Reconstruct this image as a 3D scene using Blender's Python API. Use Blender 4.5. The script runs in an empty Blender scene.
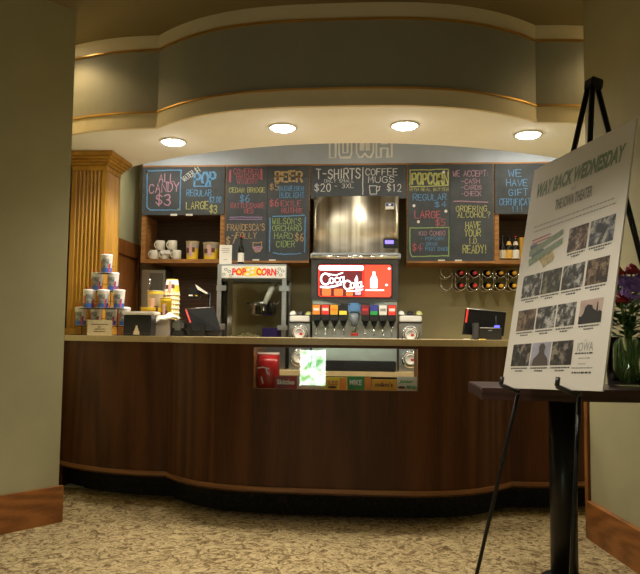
import bpy, bmesh, math, random
from math import sin, cos, pi, tan, atan2, sqrt
from mathutils import Vector, Matrix

random.seed(7)
scene = bpy.context.scene
COL = scene.collection

# ------------------------------------------------------------------ camera
FPX, PITCH, ROLL, YAW, EYE = 680.0, .0715, .0115, -.085, 1.085
FW = Vector((sin(YAW) * cos(PITCH), cos(YAW) * cos(PITCH), sin(PITCH)))
_r = Vector((cos(YAW), -sin(YAW), 0)); _u = _r.cross(FW)
RT = _r * cos(ROLL) + _u * sin(ROLL)
UP = _u * cos(ROLL) - _r * sin(ROLL)
cam_data = bpy.data.cameras.new('camera')
cam = bpy.data.objects.new('camera', cam_data); COL.objects.link(cam)
cam_data.sensor_fit = 'HORIZONTAL'; cam_data.sensor_width = 36.0
cam_data.lens = FPX / 640.0 * 36.0
cam_data.clip_start = .05
m = Matrix((RT, UP, -FW)).transposed().to_4x4(); m.translation = (0, 0, EYE)
cam.matrix_world = m
scene.camera = cam

# ------------------------------------------------------------------ world / view
world = bpy.data.worlds.new('world'); scene.world = world
world.use_nodes = True
bg = world.node_tree.nodes['Background']
bg.inputs[0].default_value = (1.0, .86, .62, 1); bg.inputs[1].default_value = .05
vs = scene.view_settings
vs.view_transform = 'Standard'; vs.look = 'None'; vs.gamma = 1; vs.exposure = 0.0
vs.use_curve_mapping = False

WARM = (1.0, .92, .76)
INCAND = (1.0, .74, .38)
SLAB_W, ROOM_W, END_W, BACK_W = 54, 160, 16, 42      # lamp watts


# ------------------------------------------------------------------ pixel -> place (distance always given by what a thing stands on or hangs from)
def ray(px, py):
    return FW + RT * ((px - 320) / FPX) + UP * ((287 - py) / FPX)
def atY(px, py, Y):
    d = ray(px, py); return Vector((0, 0, EYE)) + d * (Y / d.y)
def atX(px, py, X):
    d = ray(px, py); return Vector((0, 0, EYE)) + d * (X / d.x)
def pxX(px, Y, py=300): return atY(px, py, Y).x
def pyZ(py, Y, px=320): return atY(px, py, Y).z


# ------------------------------------------------------------------ materials
MATS = {}
def newmat(name):
    mt = bpy.data.materials.new(name); mt.use_nodes = True
    nt = mt.node_tree; b = nt.nodes['Principled BSDF']
    MATS[name] = mt
    return mt, nt, b
def L(nt, a, ao, b, bi): nt.links.new(a.outputs[ao], b.inputs[bi])
def coords(nt, scale=(1, 1, 1), kind='Object'):
    tc = nt.nodes.new('ShaderNodeTexCoord'); mp = nt.nodes.new('ShaderNodeMapping')
    mp.inputs['Scale'].default_value = scale
    L(nt, tc, kind, mp, 'Vector'); return mp
def ramp(nt, stops):
    r = nt.nodes.new('ShaderNodeValToRGB'); e = r.color_ramp.elements
    while len(e) < len(stops): e.new(.5)
    for i, (p, c) in enumerate(stops):
        e[i].position = p; e[i].color = (*c, 1)
    return r
def noise(nt, vec, scale, detail=4, rough=.55):
    n = nt.nodes.new('ShaderNodeTexNoise')
    n.inputs['Scale'].default_value = scale; n.inputs['Detail'].default_value = detail
    n.inputs['Roughness'].default_value = rough
    if vec: L(nt, vec, 'Vector', n, 'Vector')
    return n
def bump(nt, src, out, b, strength=.2, dist=.01):
    bp = nt.nodes.new('ShaderNodeBump'); bp.inputs['Strength'].default_value = strength
    bp.inputs['Distance'].default_value = dist
    L(nt, src, out, bp, 'Height'); L(nt, bp, 'Normal', b, 'Normal')
def plain(name, col, rough=.5, metal=0, var=.12, vscale=9, spec=None, bumpy=0):
    """one colour with a little procedural mottling"""
    if name in MATS: return MATS[name]
    mt, nt, b = newmat(name)
    mp = coords(nt); n = noise(nt, mp, vscale)
    r = ramp(nt, [(.3, tuple(c * (1 - var) for c in col)), (.7, tuple(min(1, c * (1 + var)) for c in col))])
    L(nt, n, 'Fac', r, 'Fac'); L(nt, r, 'Color', b, 'Base Color')
    b.inputs['Roughness'].default_value = rough; b.inputs['Metallic'].default_value = metal
    if spec is not None: b.inputs['Specular IOR Level'].default_value = spec
    if bumpy: bump(nt, n, 'Fac', b, bumpy, .004)
    return mt
def wood(name, dark, light, scale=(7, 7, .5), rough=.4, ring=1.6, spec=.4):
    mt, nt, b = newmat(name)
    mp = coords(nt, scale)
    n = noise(nt, mp, 3.2, 5, .6)
    mp2 = coords(nt, tuple(s * 6 for s in scale)); n2 = noise(nt, mp2, 5, 3)
    w = nt.nodes.new('ShaderNodeTexWave'); w.wave_type = 'RINGS'; w.inputs['Scale'].default_value = ring
    w.inputs['Distortion'].default_value = 7; w.inputs['Detail'].default_value = 2
    L(nt, mp, 'Vector', w, 'Vector')
    mx = nt.nodes.new('ShaderNodeMath'); mx.operation = 'MULTIPLY_ADD'
    L(nt, n2, 'Fac', mx, 0); mx.inputs[1].default_value = .45
    m3 = nt.nodes.new('ShaderNodeMath'); m3.operation = 'MULTIPLY'
    L(nt, w, 'Fac', m3, 0); m3.inputs[1].default_value = .28
    m4 = nt.nodes.new('ShaderNodeMath'); m4.operation = 'MULTIPLY_ADD'
    L(nt, n, 'Fac', m4, 0); m4.inputs[1].default_value = .45; L(nt, m3, 0, m4, 2)
    L(nt, m4, 0, mx, 2)
    r = ramp(nt, [(.28, dark), (.78, light)])
    L(nt, mx, 0, r, 'Fac'); L(nt, r, 'Color', b, 'Base Color')
    b.inputs['Roughness'].default_value = rough
    b.inputs['Specular IOR Level'].default_value = spec
    bump(nt, n2, 'Fac', b, .08, .003)
    return mt
def steel(name, col=(.62, .60, .56), rough=.3, scale=(60, 60, 1)):
    mt, nt, b = newmat(name)
    mp = coords(nt, scale); n = noise(nt, mp, 4, 3)
    r = ramp(nt, [(.3, tuple(c * .82 for c in col)), (.7, col)])
    L(nt, n, 'Fac', r, 'Fac'); L(nt, r, 'Color', b, 'Base Color')
    b.inputs['Metallic'].default_value = 1; b.inputs['Roughness'].default_value = rough
    bump(nt, n, 'Fac', b, .03, .002)
    return mt
def glow(name, col, strength, var=0):
    if name in MATS: return MATS[name]
    mt, nt, b = newmat(name)
    b.inputs['Base Color'].default_value = (*[c * .5 for c in col], 1)
    b.inputs['Emission Color'].default_value = (*col, 1)
    b.inputs['Emission Strength'].default_value = strength
    return mt
def thin_glass(name, tint=(1, 1, 1), refl=.10, rough=.02):
    mt, nt, b = newmat(name)
    nt.nodes.remove(b)
    out = [n for n in nt.nodes if n.type == 'OUTPUT_MATERIAL'][0]
    t = nt.nodes.new('ShaderNodeBsdfTransparent'); t.inputs[0].default_value = (*tint, 1)
    g = nt.nodes.new('ShaderNodeBsdfGlossy'); g.inputs['Roughness'].default_value = rough
    fr = nt.nodes.new('ShaderNodeFresnel'); fr.inputs['IOR'].default_value = 1.45
    mx = nt.nodes.new('ShaderNodeMixShader'); L(nt, fr, 0, mx, 0)
    L(nt, t, 0, mx, 1); L(nt, g, 0, mx, 2); L(nt, mx, 0, out, 'Surface')
    return mt

plain('wall_paint', (.36, .33, .185), .75, var=.04, vscale=5, bumpy=.03)
plain('alcove_paint', (.50, .50, .30), .7, var=.04, vscale=5)
plain('back_paint', (.30, .255, .125), .7, var=.04, vscale=5)
plain('pale_bounce', (.62, .58, .50), .5, var=.05)
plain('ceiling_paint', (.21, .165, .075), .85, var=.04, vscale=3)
plain('cream_paint', (.70, .60, .40), .6, var=.03, vscale=4)
plain('band_paint', (.26, .245, .185), .65, var=.04, vscale=6)
plain('slab_paint', (.87, .88, .88), .75, var=.03, vscale=3)
plain('header_grey', (.47, .53, .62), .6, var=.08, vscale=4)
plain('brass_trim', (.72, .42, .12), .3, .85, var=.08)
wood('counter_wood', (.046, .0160, .0048), (.135, .046, .0135), (5, 5, .30), .45, 1.2, .25)
wood('casing_wood', (.16, .056, .014), (.36, .135, .03), (9, 9, .5), .45, 1)
wood('counter_trim', (.20, .085, .03), (.36, .16, .06), (2, 2, 8), .4, 1)
wood('base_wood', (.13, .042, .009), (.34, .125, .028), (1.2, 1.2, 9), .45, 1)
wood('oak', (.31, .145, .015), (.53, .29, .038), (9, 9, .4), .4, 1)
wood('shelf_wood', (.20, .085, .022), (.46, .21, .06), (3, 9, 9), .45, 1)
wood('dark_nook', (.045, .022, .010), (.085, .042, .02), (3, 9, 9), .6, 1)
wood('table_wood', (.016, .007, .006), (.065, .028, .022), (1.0, 9, 9), .35, 1)
plain('laminate', (.64, .50, .29), .35, var=.06, vscale=40)
plain('pale_wood', (.62, .44, .22), .45, var=.08, vscale=15)
plain('kick_dark', (.012, .010, .008), .9, var=.5, vscale=18)
steel('steel', (.66, .62, .55), .26, (70, 70, .6))
steel('steel_cool', (.58, .60, .62), .33, (3, 3, 60))
steel('steel_dark', (.30, .29, .28), .4)
mt, nt, b = newmat('brushed_sheen')
mp = coords(nt, (14, 14, .02)); n = noise(nt, mp, 1.0, 2)
r = ramp(nt, [(.35, (.40, .345, .25)), (.62, (.80, .74, .62))]); L(nt, n, 'Fac', r, 'Fac'); L(nt, r, 'Color', b, 'Base Color')  # vertical reflection streaks painted as pale and dark bands in the steel colour
b.inputs['Metallic'].default_value = 1; b.inputs['Roughness'].default_value = .34; b.inputs['Anisotropic'].default_value = .9
tg = nt.nodes.new('ShaderNodeTangent'); tg.direction_type = 'RADIAL'; tg.axis = 'Z'; L(nt, tg, 'Tangent', b, 'Tangent')
b.inputs['Anisotropic Rotation'].default_value = .25
plain('chrome', (.85, .84, .82), .12, 1, var=.02)
plain('black_metal', (.010, .010, .011), .35, .4, var=.2)
plain('black_plastic', (.014, .014, .015), .38, var=.2)
plain('till_black', (.007, .007, .0075), .6, var=.2, spec=.12)
plain('dark_plastic', (.045, .045, .047), .45, var=.15)
plain('grey_box', (.30, .265, .235), .6)
plain('white_plastic', (.78, .75, .68), .4, var=.04)
plain('paper', (.80, .77, .70), .8, var=.03)
plain('poster_white', (.68, .645, .585), .55, var=.015, vscale=3)
plain('ink', (.05, .05, .05), .8)
plain('ceramic', (.74, .69, .57), .25, var=.04)
plain('cup_yellow', (.86, .60, .04), .5, var=.06)
plain('cup_white', (.80, .76, .68), .5, var=.05)
plain('cup_pink', (.72, .42, .40), .6, var=.12, vscale=50)
plain('cup_brown', (.14, .05, .03), .6, var=.3, vscale=50)
plain('cup_blue', (.05, .14, .55), .45, var=.12)
plain('red', (.62, .035, .03), .4, var=.12)
plain('red_bright', (.80, .05, .03), .4, var=.05)
plain('orange', (.86, .26, .03), .4)
plain('amber', (.80, .40, .03), .35)
plain('green', (.05, .28, .08), .5, var=.2)
plain('purple', (.10, .05, .32), .5)
plain('yellow', (.85, .68, .06), .5)
plain('blue_plastic', (.10, .22, .42), .25, var=.1)
plain('bottle_glass', (.010, .010, .008), .12, var=.2)
plain('label_cream', (.66, .58, .42), .7, var=.1, vscale=60)
plain('label_gold', (.72, .42, .08), .6, var=.25, vscale=60)
thin_glass('glass', (.93, .95, .93))
thin_glass('vase_glass', (.90, .95, .90))
plain('popcorn', (.80, .66, .34), .8, var=.12, vscale=60)
# chalk
def chalk(name, col):
    mt, nt, b = newmat(name)
    mp = coords(nt); n = noise(nt, mp, 130, 3, .7)
    r = ramp(nt, [(.32, tuple(c * .34 for c in col)), (.60, tuple(c * .95 for c in col))])
    L(nt, n, 'Fac', r, 'Fac'); L(nt, r, 'Color', b, 'Base Color')
    b.inputs['Roughness'].default_value = .95
    return mt
chalk('chalk_white', (.72, .72, .70)); chalk('chalk_pink', (.62, .34, .46)); chalk('chalk_blue', (.16, .40, .72))
chalk('chalk_yellow', (.62, .62, .22)); chalk('chalk_red', (.62, .16, .20)); chalk('chalk_orange', (.62, .42, .20))
chalk('chalk_green', (.38, .56, .20)); chalk('chalk_violet', (.46, .32, .58))
mt, nt, b = newmat('chalkboard')
mp = coords(nt); n = noise(nt, mp, 3.5, 6, .65)
r = ramp(nt, [(.30, (.044, .050, .055)), (.75, (.092, .102, .112))])
L(nt, n, 'Fac', r, 'Fac'); L(nt, r, 'Color', b, 'Base Color'); b.inputs['Roughness'].default_value = .7
b.inputs['Specular IOR Level'].default_value = .3
# carpet
mt, nt, b = newmat('carpet')
mp = coords(nt, (1, 1, 1)); n1 = noise(nt, mp, 13, 3, .5); n2 = noise(nt, mp, 90, 3, .6)
n1.inputs['Distortion'].default_value = 2.6
v = nt.nodes.new('ShaderNodeTexVoronoi'); v.inputs['Scale'].default_value = 11; v.feature = 'DISTANCE_TO_EDGE'
mpv = nt.nodes.new('ShaderNodeVectorMath'); mpv.operation = 'MULTIPLY_ADD'
L(nt, n1, 'Color', mpv, 0); mpv.inputs[1].default_value = (.22, .22, .22); L(nt, mp, 'Vector', mpv, 2)
L(nt, mpv, 0, v, 'Vector')
r = ramp(nt, [(.40, (.22, .15, .07)), (.47, (.43, .325, .165)), (.60, (.52, .40, .21))])
L(nt, n1, 'Fac', r, 'Fac')
r2 = ramp(nt, [(.03, (.45, .42, .38)), (.10, (1, 1, 1))]); L(nt, v, 'Distance', r2, 'Fac')
r3 = ramp(nt, [(.3, (.72, .72, .72)), (.7, (1.0, 1.0, 1.0))]); L(nt, n2, 'Fac', r3, 'Fac')
mA = nt.nodes.new('ShaderNodeMix'); mA.data_type = 'RGBA'; mA.blend_type = 'MULTIPLY'; mA.inputs[0].default_value = .8
nt.links.new(r.outputs[0], mA.inputs[6]); nt.links.new(r2.outputs[0], mA.inputs[7])
mB = nt.nodes.new('ShaderNodeMix'); mB.data_type = 'RGBA'; mB.blend_type = 'MULTIPLY'; mB.inputs[0].default_value = 1
nt.links.new(mA.outputs[2], mB.inputs[6]); nt.links.new(r3.outputs[0], mB.inputs[7])
nt.links.new(mB.outputs[2], b.inputs['Base Color']); b.inputs['Roughness'].default_value = .95
b.inputs['Specular IOR Level'].default_value = .1
bump(nt, n2, 'Fac', b, .35, .006)
# toe board: dark carpet with scrolls
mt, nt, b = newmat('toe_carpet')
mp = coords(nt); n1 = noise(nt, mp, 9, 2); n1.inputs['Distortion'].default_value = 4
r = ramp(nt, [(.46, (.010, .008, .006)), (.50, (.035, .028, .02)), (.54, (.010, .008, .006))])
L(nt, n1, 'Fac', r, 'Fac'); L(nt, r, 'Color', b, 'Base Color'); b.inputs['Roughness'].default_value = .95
# film stills of the poster: blotchy tones
def still(name, a, bcol, c, sc):
    mt, nt, b = newmat(name)
    mp = coords(nt, (1.0, 1.0, 1.0)); n = noise(nt, mp, sc*1.4, 5, .65); n.inputs['Distortion'].default_value = .25
    r = ramp(nt, [(.45, tuple(q*.6 for q in a)), (.53, tuple(q*.6 for q in bcol)), (.61, tuple(q*.85 for q in c))]); L(nt, n, 'Fac', r, 'Fac'); L(nt, r, 'Color', b, 'Base Color')
    b.inputs['Roughness'].default_value = .6
    return mt


# ------------------------------------------------------------------ mesh helpers
class MB:
    def __init__(s): s.v = []; s.f = []; s.smooth = []
    def quad(s, a, b, c, d):
        i = len(s.v); s.v += [Vector(a), Vector(b), Vector(c), Vector(d)]; s.f.append((i, i+1, i+2, i+3)); s.smooth.append(False)
        return s
    def poly(s, pts):
        i = len(s.v); s.v += [Vector(p) for p in pts]; s.f.append(tuple(range(i, i+len(pts)))); s.smooth.append(False); return s
    def box(s, x0, x1, y0, y1, z0, z1, bev=0):
        i = len(s.v)
        if bev <= 0:
            s.v += [Vector(p) for p in ((x0,y0,z0),(x1,y0,z0),(x1,y1,z0),(x0,y1,z0),(x0,y0,z1),(x1,y0,z1),(x1,y1,z1),(x0,y1,z1))]
            for f in ((0,3,2,1),(4,5,6,7),(0,1,5,4),(1,2,6,5),(2,3,7,6),(3,0,4,7)):
                s.f.append(tuple(i+k for k in f)); s.smooth.append(False)
        else:
            bm = bmesh.new(); bmesh.ops.create_cube(bm, size=1)
            for v in bm.verts: v.co = Vector(((x0+x1)/2 + v.co.x*(x1-x0), (y0+y1)/2 + v.co.y*(y1-y0), (z0+z1)/2 + v.co.z*(z1-z0)))
            bmesh.ops.bevel(bm, geom=bm.edges[:], offset=bev, segments=2, affect='EDGES')
            s.add_bm(bm)
        return s
    def add_bm(s, bm, smooth=False, mat=None):
        i = len(s.v); bm.verts.index_update()
        s.v += [(mat @ v.co) if mat else v.co.copy() for v in bm.verts]
        for f in bm.faces: s.f.append(tuple(i+v.index for v in f.verts)); s.smooth.append(smooth)
        bm.free(); return s
    def prism(s, front, back, z0, z1, smooth=False):
        """solid between two plan curves of equal length, z0..z1"""
        i = len(s.v); n = len(front)
        for (x, y) in front: s.v += [Vector((x, y, z0)), Vector((x, y, z1))]
        for (x, y) in back: s.v += [Vector((x, y, z0)), Vector((x, y, z1))]
        F = lambda k: i+2*k; B = lambda k: i+2*n+2*k
        def add(f, sm): s.f.append(f); s.smooth.append(sm)
        for k in range(n-1):
            add((F(k), F(k+1), F(k+1)+1, F(k)+1), smooth)
            add((B(k+1), B(k), B(k)+1, B(k+1)+1), smooth)
            add((F(k)+1, F(k+1)+1, B(k+1)+1, B(k)+1), False)
            add((F(k+1), F(k), B(k), B(k+1)), False)
        add((B(0), F(0), F(0)+1, B(0)+1), False); add((F(n-1), B(n-1), B(n-1)+1, F(n-1)+1), False)
        return s
    def lathe(s, prof, c=(0, 0, 0), seg=24, M=None, cap=True):
        i = len(s.v); n = len(prof); c = Vector(c)
        for (r, z) in prof:
            for k in range(seg):
                a = 2*pi*k/seg; p = Vector((r*cos(a), r*sin(a), z))
                if M: p = M @ p
                s.v.append(p + c)
        for j in range(n-1):
            for k in range(seg):
                k2 = (k+1) % seg
                s.f.append((i+j*seg+k, i+j*seg+k2, i+(j+1)*seg+k2, i+(j+1)*seg+k)); s.smooth.append(True)
        if cap:
            s.f.append(tuple(i+k for k in reversed(range(seg)))); s.smooth.append(False)
            s.f.append(tuple(i+(n-1)*seg+k for k in range(seg))); s.smooth.append(False)
        return s
    def cyl(s, c, r, h, axis='z', seg=20, r2=None):
        M = {'z': None, 'y': Matrix.Rotation(pi/2, 3, 'X'), 'x': Matrix.Rotation(pi/2, 3, 'Y')}[axis]
        return s.lathe([(r, -h/2), (r if r2 is None else r2, h/2)], c, seg, M)
    def tube(s, pts, r, seg=8, r2=None):
        pts = [Vector(p) for p in pts]; i = len(s.v); n = len(pts)
        for j, p in enumerate(pts):
            t = (pts[min(j+1, n-1)] - pts[max(j-1, 0)]).normalized()
            a = t.cross(Vector((0, 0, 1)) if abs(t.z) < .9 else Vector((1, 0, 0))).normalized(); b = t.cross(a)
            rr = r if r2 is None else r + (r2-r)*j/(n-1)
            for k in range(seg):
                w = 2*pi*k/seg; s.v.append(p + a*rr*cos(w) + b*rr*sin(w))
        for j in range(n-1):
            for k in range(seg):
                k2 = (k+1) % seg
                s.f.append((i+j*seg+k, i+j*seg+k2, i+(j+1)*seg+k2, i+(j+1)*seg+k)); s.smooth.append(True)
        s.f.append(tuple(i+k for k in reversed(range(seg)))); s.smooth.append(False)
        s.f.append(tuple(i+(n-1)*seg+k for k in range(seg))); s.smooth.append(False)
        return s
    def ball(s, c, r, sx=1, sy=1, sz=1, sub=2):
        bm = bmesh.new(); bmesh.ops.create_icosphere(bm, subdivisions=sub, radius=r)
        for v in bm.verts: v.co = Vector((v.co.x*sx, v.co.y*sy, v.co.z*sz)) + Vector(c)
        return s.add_bm(bm, True)
    def xform(s, M):
        s.v = [M @ v for v in s.v]; return s
    def mesh(s, name, mat, off=Vector((0, 0, 0))):
        me = bpy.data.meshes.new(name)
        me.from_pydata([v - off for v in s.v], [], s.f); me.update()
        me.polygons.foreach_set('use_smooth', s.smooth)
        bm = bmesh.new(); bm.from_mesh(me); bmesh.ops.recalc_face_normals(bm, faces=bm.faces[:]); bm.to_mesh(me); bm.free()
        me.materials.append(MATS[mat]); return me
    def build(s, name, mat, parent=None):
        """one mesh object; vertices are given in world space"""
        off = Vector((0, 0, 0)); p = parent
        while p is not None: off = off + p.location; p = p.parent
        if parent is None and s.v:
            xs = [v.x for v in s.v]; ys = [v.y for v in s.v]; off = Vector(((min(xs)+max(xs))/2, (min(ys)+max(ys))/2, min(v.z for v in s.v)))
        o = bpy.data.objects.new(name, s.mesh(name, mat, off)); COL.objects.link(o)
        if parent is None: o.location = off
        else: o.parent = parent
        return o

def tag(o, label, cat, group=None):
    o['label'] = label; o['category'] = cat
    if group: o['group'] = group
    return o
def thing(name, label, cat, loc, group=None):
    o = bpy.data.objects.new(name, None); COL.objects.link(o); o.location = loc; o.empty_display_size = .05
    return tag(o, label, cat, group)
def struct(o):
    o['kind'] = 'structure'; return o
def dup(root, loc, label=None):
    r = root.copy(); COL.objects.link(r); r.location = loc
    if label: r['label'] = label
    for ch in root.children:
        c = ch.copy(); COL.objects.link(c); c.parent = r
        for g in ch.children:
            d = g.copy(); COL.objects.link(d); d.parent = c
    return r

# ------------------------------------------------------------------ stroke lettering
FONT = {
 'A': ['0,0 2,6 4,0', '.8,2.2 3.2,2.2'], 'B': ['0,0 0,6 2.6,6 3.6,5.2 3.4,3.7 2.4,3.2 0,3.2', '2.4,3.2 3.8,2.4 3.8,.9 2.6,0 0,0'],
 'C': ['4,4.8 3,6 1.2,6 0,4.4 0,1.6 1.2,0 3,0 4,1.2'], 'D': ['0,0 0,6 2.2,6 4,4.2 4,1.8 2.2,0 0,0'],
 'E': ['3.8,6 0,6 0,0 3.8,0', '0,3.1 3,3.1'], 'F': ['3.8,6 0,6 0,0', '0,3.1 3,3.1'],
 'G': ['4,4.8 3,6 1.2,6 0,4.4 0,1.6 1.2,0 3,0 4,1 4,2.8 2.4,2.8'], 'H': ['0,0 0,6', '4,0 4,6', '0,3.1 4,3.1'],
 'I': ['2,0 2,6'], 'J': ['3.4,6 3.4,1.4 2.4,0 1,0 .2,1.2'], 'K': ['0,0 0,6', '3.8,6 0,2.6', '1.3,3.6 4,0'],
 'L': ['0,6 0,0 3.6,0'], 'M': ['0,0 .4,6 2,2.4 3.6,6 4,0'], 'N': ['0,0 0,6 4,0 4,6'],
 'O': ['1.2,0 0,1.6 0,4.4 1.2,6 2.8,6 4,4.4 4,1.6 2.8,0 1.2,0'], 'P': ['0,0 0,6 2.8,6 4,5 3.8,3.4 2.6,2.8 0,2.8'],
 'Q': ['1.2,0 0,1.6 0,4.4 1.2,6 2.8,6 4,4.4 4,1.6 2.8,0 1.2,0', '2.6,1.6 4.2,-.4'], 'R': ['0,0 0,6 2.8,6 4,5 3.8,3.6 2.6,3 0,3', '2,3 4,0'],
 'S': ['3.8,5 2.8,6 1.2,6 .2,5 .4,3.7 3.4,2.5 3.9,1.2 2.8,0 1.2,0 0,1'], 'T': ['0,6 4,6', '2,6 2,0'],
 'U': ['0,6 0,1.5 1.2,0 2.8,0 4,1.5 4,6'], 'V': ['0,6 2,0 4,6'], 'W': ['0,6 .9,0 2,4 3.1,0 4,6'],
 'X': ['0,0 4,6', '0,6 4,0'], 'Y': ['0,6 2,3.2 4,6', '2,3.2 2,0'], 'Z': ['0,6 4,6 0,0 4,0'],
 '0': ['1.2,0 .2,1.6 .2,4.4 1.2,6 2.8,6 3.8,4.4 3.8,1.6 2.8,0 1.2,0'], '1': ['1,5 2.2,6 2.2,0'], '2': ['.2,4.8 1.2,6 2.8,6 3.8,4.6 3.2,3 .2,0 4,0'],
 '3': ['.2,5.4 1.4,6 3,6 3.8,4.8 3.2,3.5 1.6,3.2 3.4,2.8 4,1.4 2.8,0 1,0 0,.9'], '4': ['3,0 3,6 0,2 4,2'],
 '5': ['3.8,6 .6,6 .4,3.4 2.4,3.6 3.8,2.4 3.6,.8 2.4,0 .2,.4'], '6': ['3.4,6 1.2,4.6 .2,2.4 .8,.4 2.6,0 3.8,1.4 3.2,3 1.6,3.1 .4,2'],
 '7': ['.2,6 4,6 1.4,0'], '$': ['3.8,4.7 2.8,5.4 1.2,5.4 .2,4.6 .6,3.6 3.4,2.5 3.8,1.4 2.8,.6 1.2,.6 0,1.4', '2,6.4 2,-.4'],
 '-': ['.6,3 3.4,3'], '!': ['2,6 2,2', '2,.6 2,0'], '?': ['.3,4.8 1.2,6 2.8,6 3.7,4.7 2,3 2,1.8', '2,.5 2,0'],
 '.': ['1.8,.1 2.2,.1'], "'": ['2,6 1.8,4.6'], '&': ['4,0 .6,4.6 1.2,6 2.4,5.6 2.2,4.2 .2,2 .4,.5 1.8,0 4,2.4'], ':': ['2,4 2,3.6', '2,1 2,.6'], ',': ['2,.6 1.5,-.8'],
 '/': ['.6,0 3.4,6'],
}
GLY = {k: [[tuple(float(q) for q in p.split(',')) for p in s.split()] for s in v] for k, v in FONT.items()}
def ribbon(mb, pts, w, plane, depth):
    """flat ribbon through 2-D points, mapped by plane(u, v, lift)"""
    n = len(pts)
    P = [Vector(p) for p in pts]
    Ls, Rs = [], []
    for j in range(n):
        t = (P[min(j+1, n-1)] - P[max(j-1, 0)])
        if t.length < 1e-9: t = Vector((1, 0))
        t.normalize(); nn = Vector((-t.y, t.x))
        e = Vector((0, 0))
        if j == 0: e = -t * w * .45
        if j == n-1: e = t * w * .45
        k = 1.0
        if 0 < j < n-1:
            t1 = (P[j]-P[j-1]).normalized(); c = max(.55, abs(nn.dot(Vector((-t1.y, t1.x))))); k = 1/c
        Ls.append(P[j]+e+nn*w*.5*k); Rs.append(P[j]+e-nn*w*.5*k)
    i = len(mb.v)
    for a, b_ in zip(Ls, Rs): mb.v += [plane(a.x, a.y, depth), plane(b_.x, b_.y, depth)]
    for j in range(n-1):
        mb.f.append((i+2*j, i+2*j+1, i+2*j+3, i+2*j+2)); mb.smooth.append(False)
def text(mb, s, u0, u1, v0, v1, plane, w=None, depth=.001, jit=.18, slant=0, gap=1.5, rise=0):
    """string fitted into the rectangle u0..u1 x v0..v1"""
    adv = []; x = 0
    for ch in s:
        adv.append(x); x += (2.6 if ch == ' ' else 1.9 if ch in "I!.':," else 4) + gap
    tot = max(x - gap, 1); su = (u1-u0)/tot; sv = (v1-v0)/6
    if w is None: w = (v1-v0)*.115
    for ch, a in zip(s, adv):
        off = -1.05 if ch in "I!.':," else 0
        dy = random.uniform(-jit, jit)*1.2; sc = 1+random.uniform(-jit, jit)*.35
        for st in GLY.get(ch, []):
            pts = []
            for (px, py) in st:
                qx = (a+off+px+random.uniform(-jit, jit)*.8+slant*py/6)*su
                pts.append((u0+qx, v0+(py*sc+dy+random.uniform(-jit, jit)*.8)*sv + rise*qx/(u1-u0)))
            ribbon(mb, pts, w, plane, depth)
    return mb

def ftext(mb, st, u0, u1, v0, v1, plane, depth=.001, bold=.02, shear=0, wobble=0):
    """printed (typeset) string fitted into a rectangle"""
    cu = bpy.data.curves.new('type', 'FONT'); cu.body = st; cu.offset = bold; cu.shear = shear; cu.resolution_u = 3
    ob = bpy.data.objects.new('type', cu); COL.objects.link(ob)
    bpy.context.view_layer.update()
    me = ob.evaluated_get(bpy.context.evaluated_depsgraph_get()).to_mesh()
    vs_ = [v.co.copy() for v in me.vertices]; fs = [tuple(p.vertices) for p in me.polygons]
    bpy.data.objects.remove(ob); bpy.data.curves.remove(cu)
    x0, x1 = min(v.x for v in vs_), max(v.x for v in vs_); y0, y1 = min(v.y for v in vs_), max(v.y for v in vs_)
    i = len(mb.v)
    for v in vs_:
        a = (v.x-x0)/(x1-x0); b_ = (v.y-y0)/(y1-y0)
        mb.v.append(plane(u0+(u1-u0)*a, v0+(v1-v0)*(b_+wobble*sin(a*17)), depth))
    for f in fs: mb.f.append(tuple(i+k for k in f)); mb.smooth.append(False)
    return mb

# ================================================================== THE SETTING
CZ = 3.03                                   # ceiling height
def frange(a, b, n): return [a + (b-a)*i/n for i in range(n+1)]
struct(MB().box(-5.6, 2.7, -3.3, 6.6, -.1, 0).build('floor', 'carpet'))
struct(MB().box(-2.2, 1.83, 4.72, 6.36, 0, .006).build('floor_bounce', 'pale_bounce'))  # unseen pale floor sheet, added to bounce light up under the soffit
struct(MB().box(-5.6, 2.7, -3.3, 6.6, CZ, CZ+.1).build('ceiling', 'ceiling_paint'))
# near left wall (its face runs at an angle), ends in a corner in front of the bar
LB = Vector((-1.80, 3.86)); LD = Vector((-.594, -.805)); LN = Vector((.805, -.594))
la = LB - LN*.022 + LD*.02; lb = la + LD*5.2
struct(MB().prism([lb, la], [(-5.5, lb.y+.25), (-2.45, 3.90)], 0, CZ).build('wall_left', 'wall_paint'))
bl0 = LB + LD*5.2
o = MB().prism([bl0, LB], [bl0-LN*.022, LB-LN*.022], 0, .205)
struct(o.build('baseboard_left', 'base_wood'))
# near right wall
RB = Vector((1.142, 3.917)); RD = Vector((.118, -.993)); RN = Vector((-.993, -.118))
ra = Vector((1.174, 3.921)); rb = ra + RD*6.2
struct(MB().prism([ra, rb], [(2.55, 3.99), (2.55, rb.y)], 0, CZ).build('wall_right', 'wall_paint'))
rb0 = RB + RD*6.2
struct(MB().prism([RB, rb0], [RB-RN*.031, rb0-RN*.031], 0, .198).build('baseboard_right', 'base_wood'))
# walls behind the camera close the lobby
struct(MB().box(-5.6, 2.7, -3.3, -3.15, 0, CZ).build('wall_front', 'wall_paint'))
struct(MB().box(-5.6, -5.45, -3.15, 0, 0, CZ).build('wall_side', 'wall_paint'))
# bar alcove
AXL, AXR, AYB = -2.32, 1.86, 6.36
struct(MB().box(AXL-.12, AXL, 3.93, 6.5, 0, CZ).build('wall_alcove_left', 'alcove_paint'))
struct(MB().box(AXR, AXR+.12, 4.0, 6.5, 0, CZ).build('wall_alcove_right', 'alcove_paint'))
struct(MB().box(AXL, AXR, AYB, 6.5, 0, CZ).build('wall_back', 'back_paint'))
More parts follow.
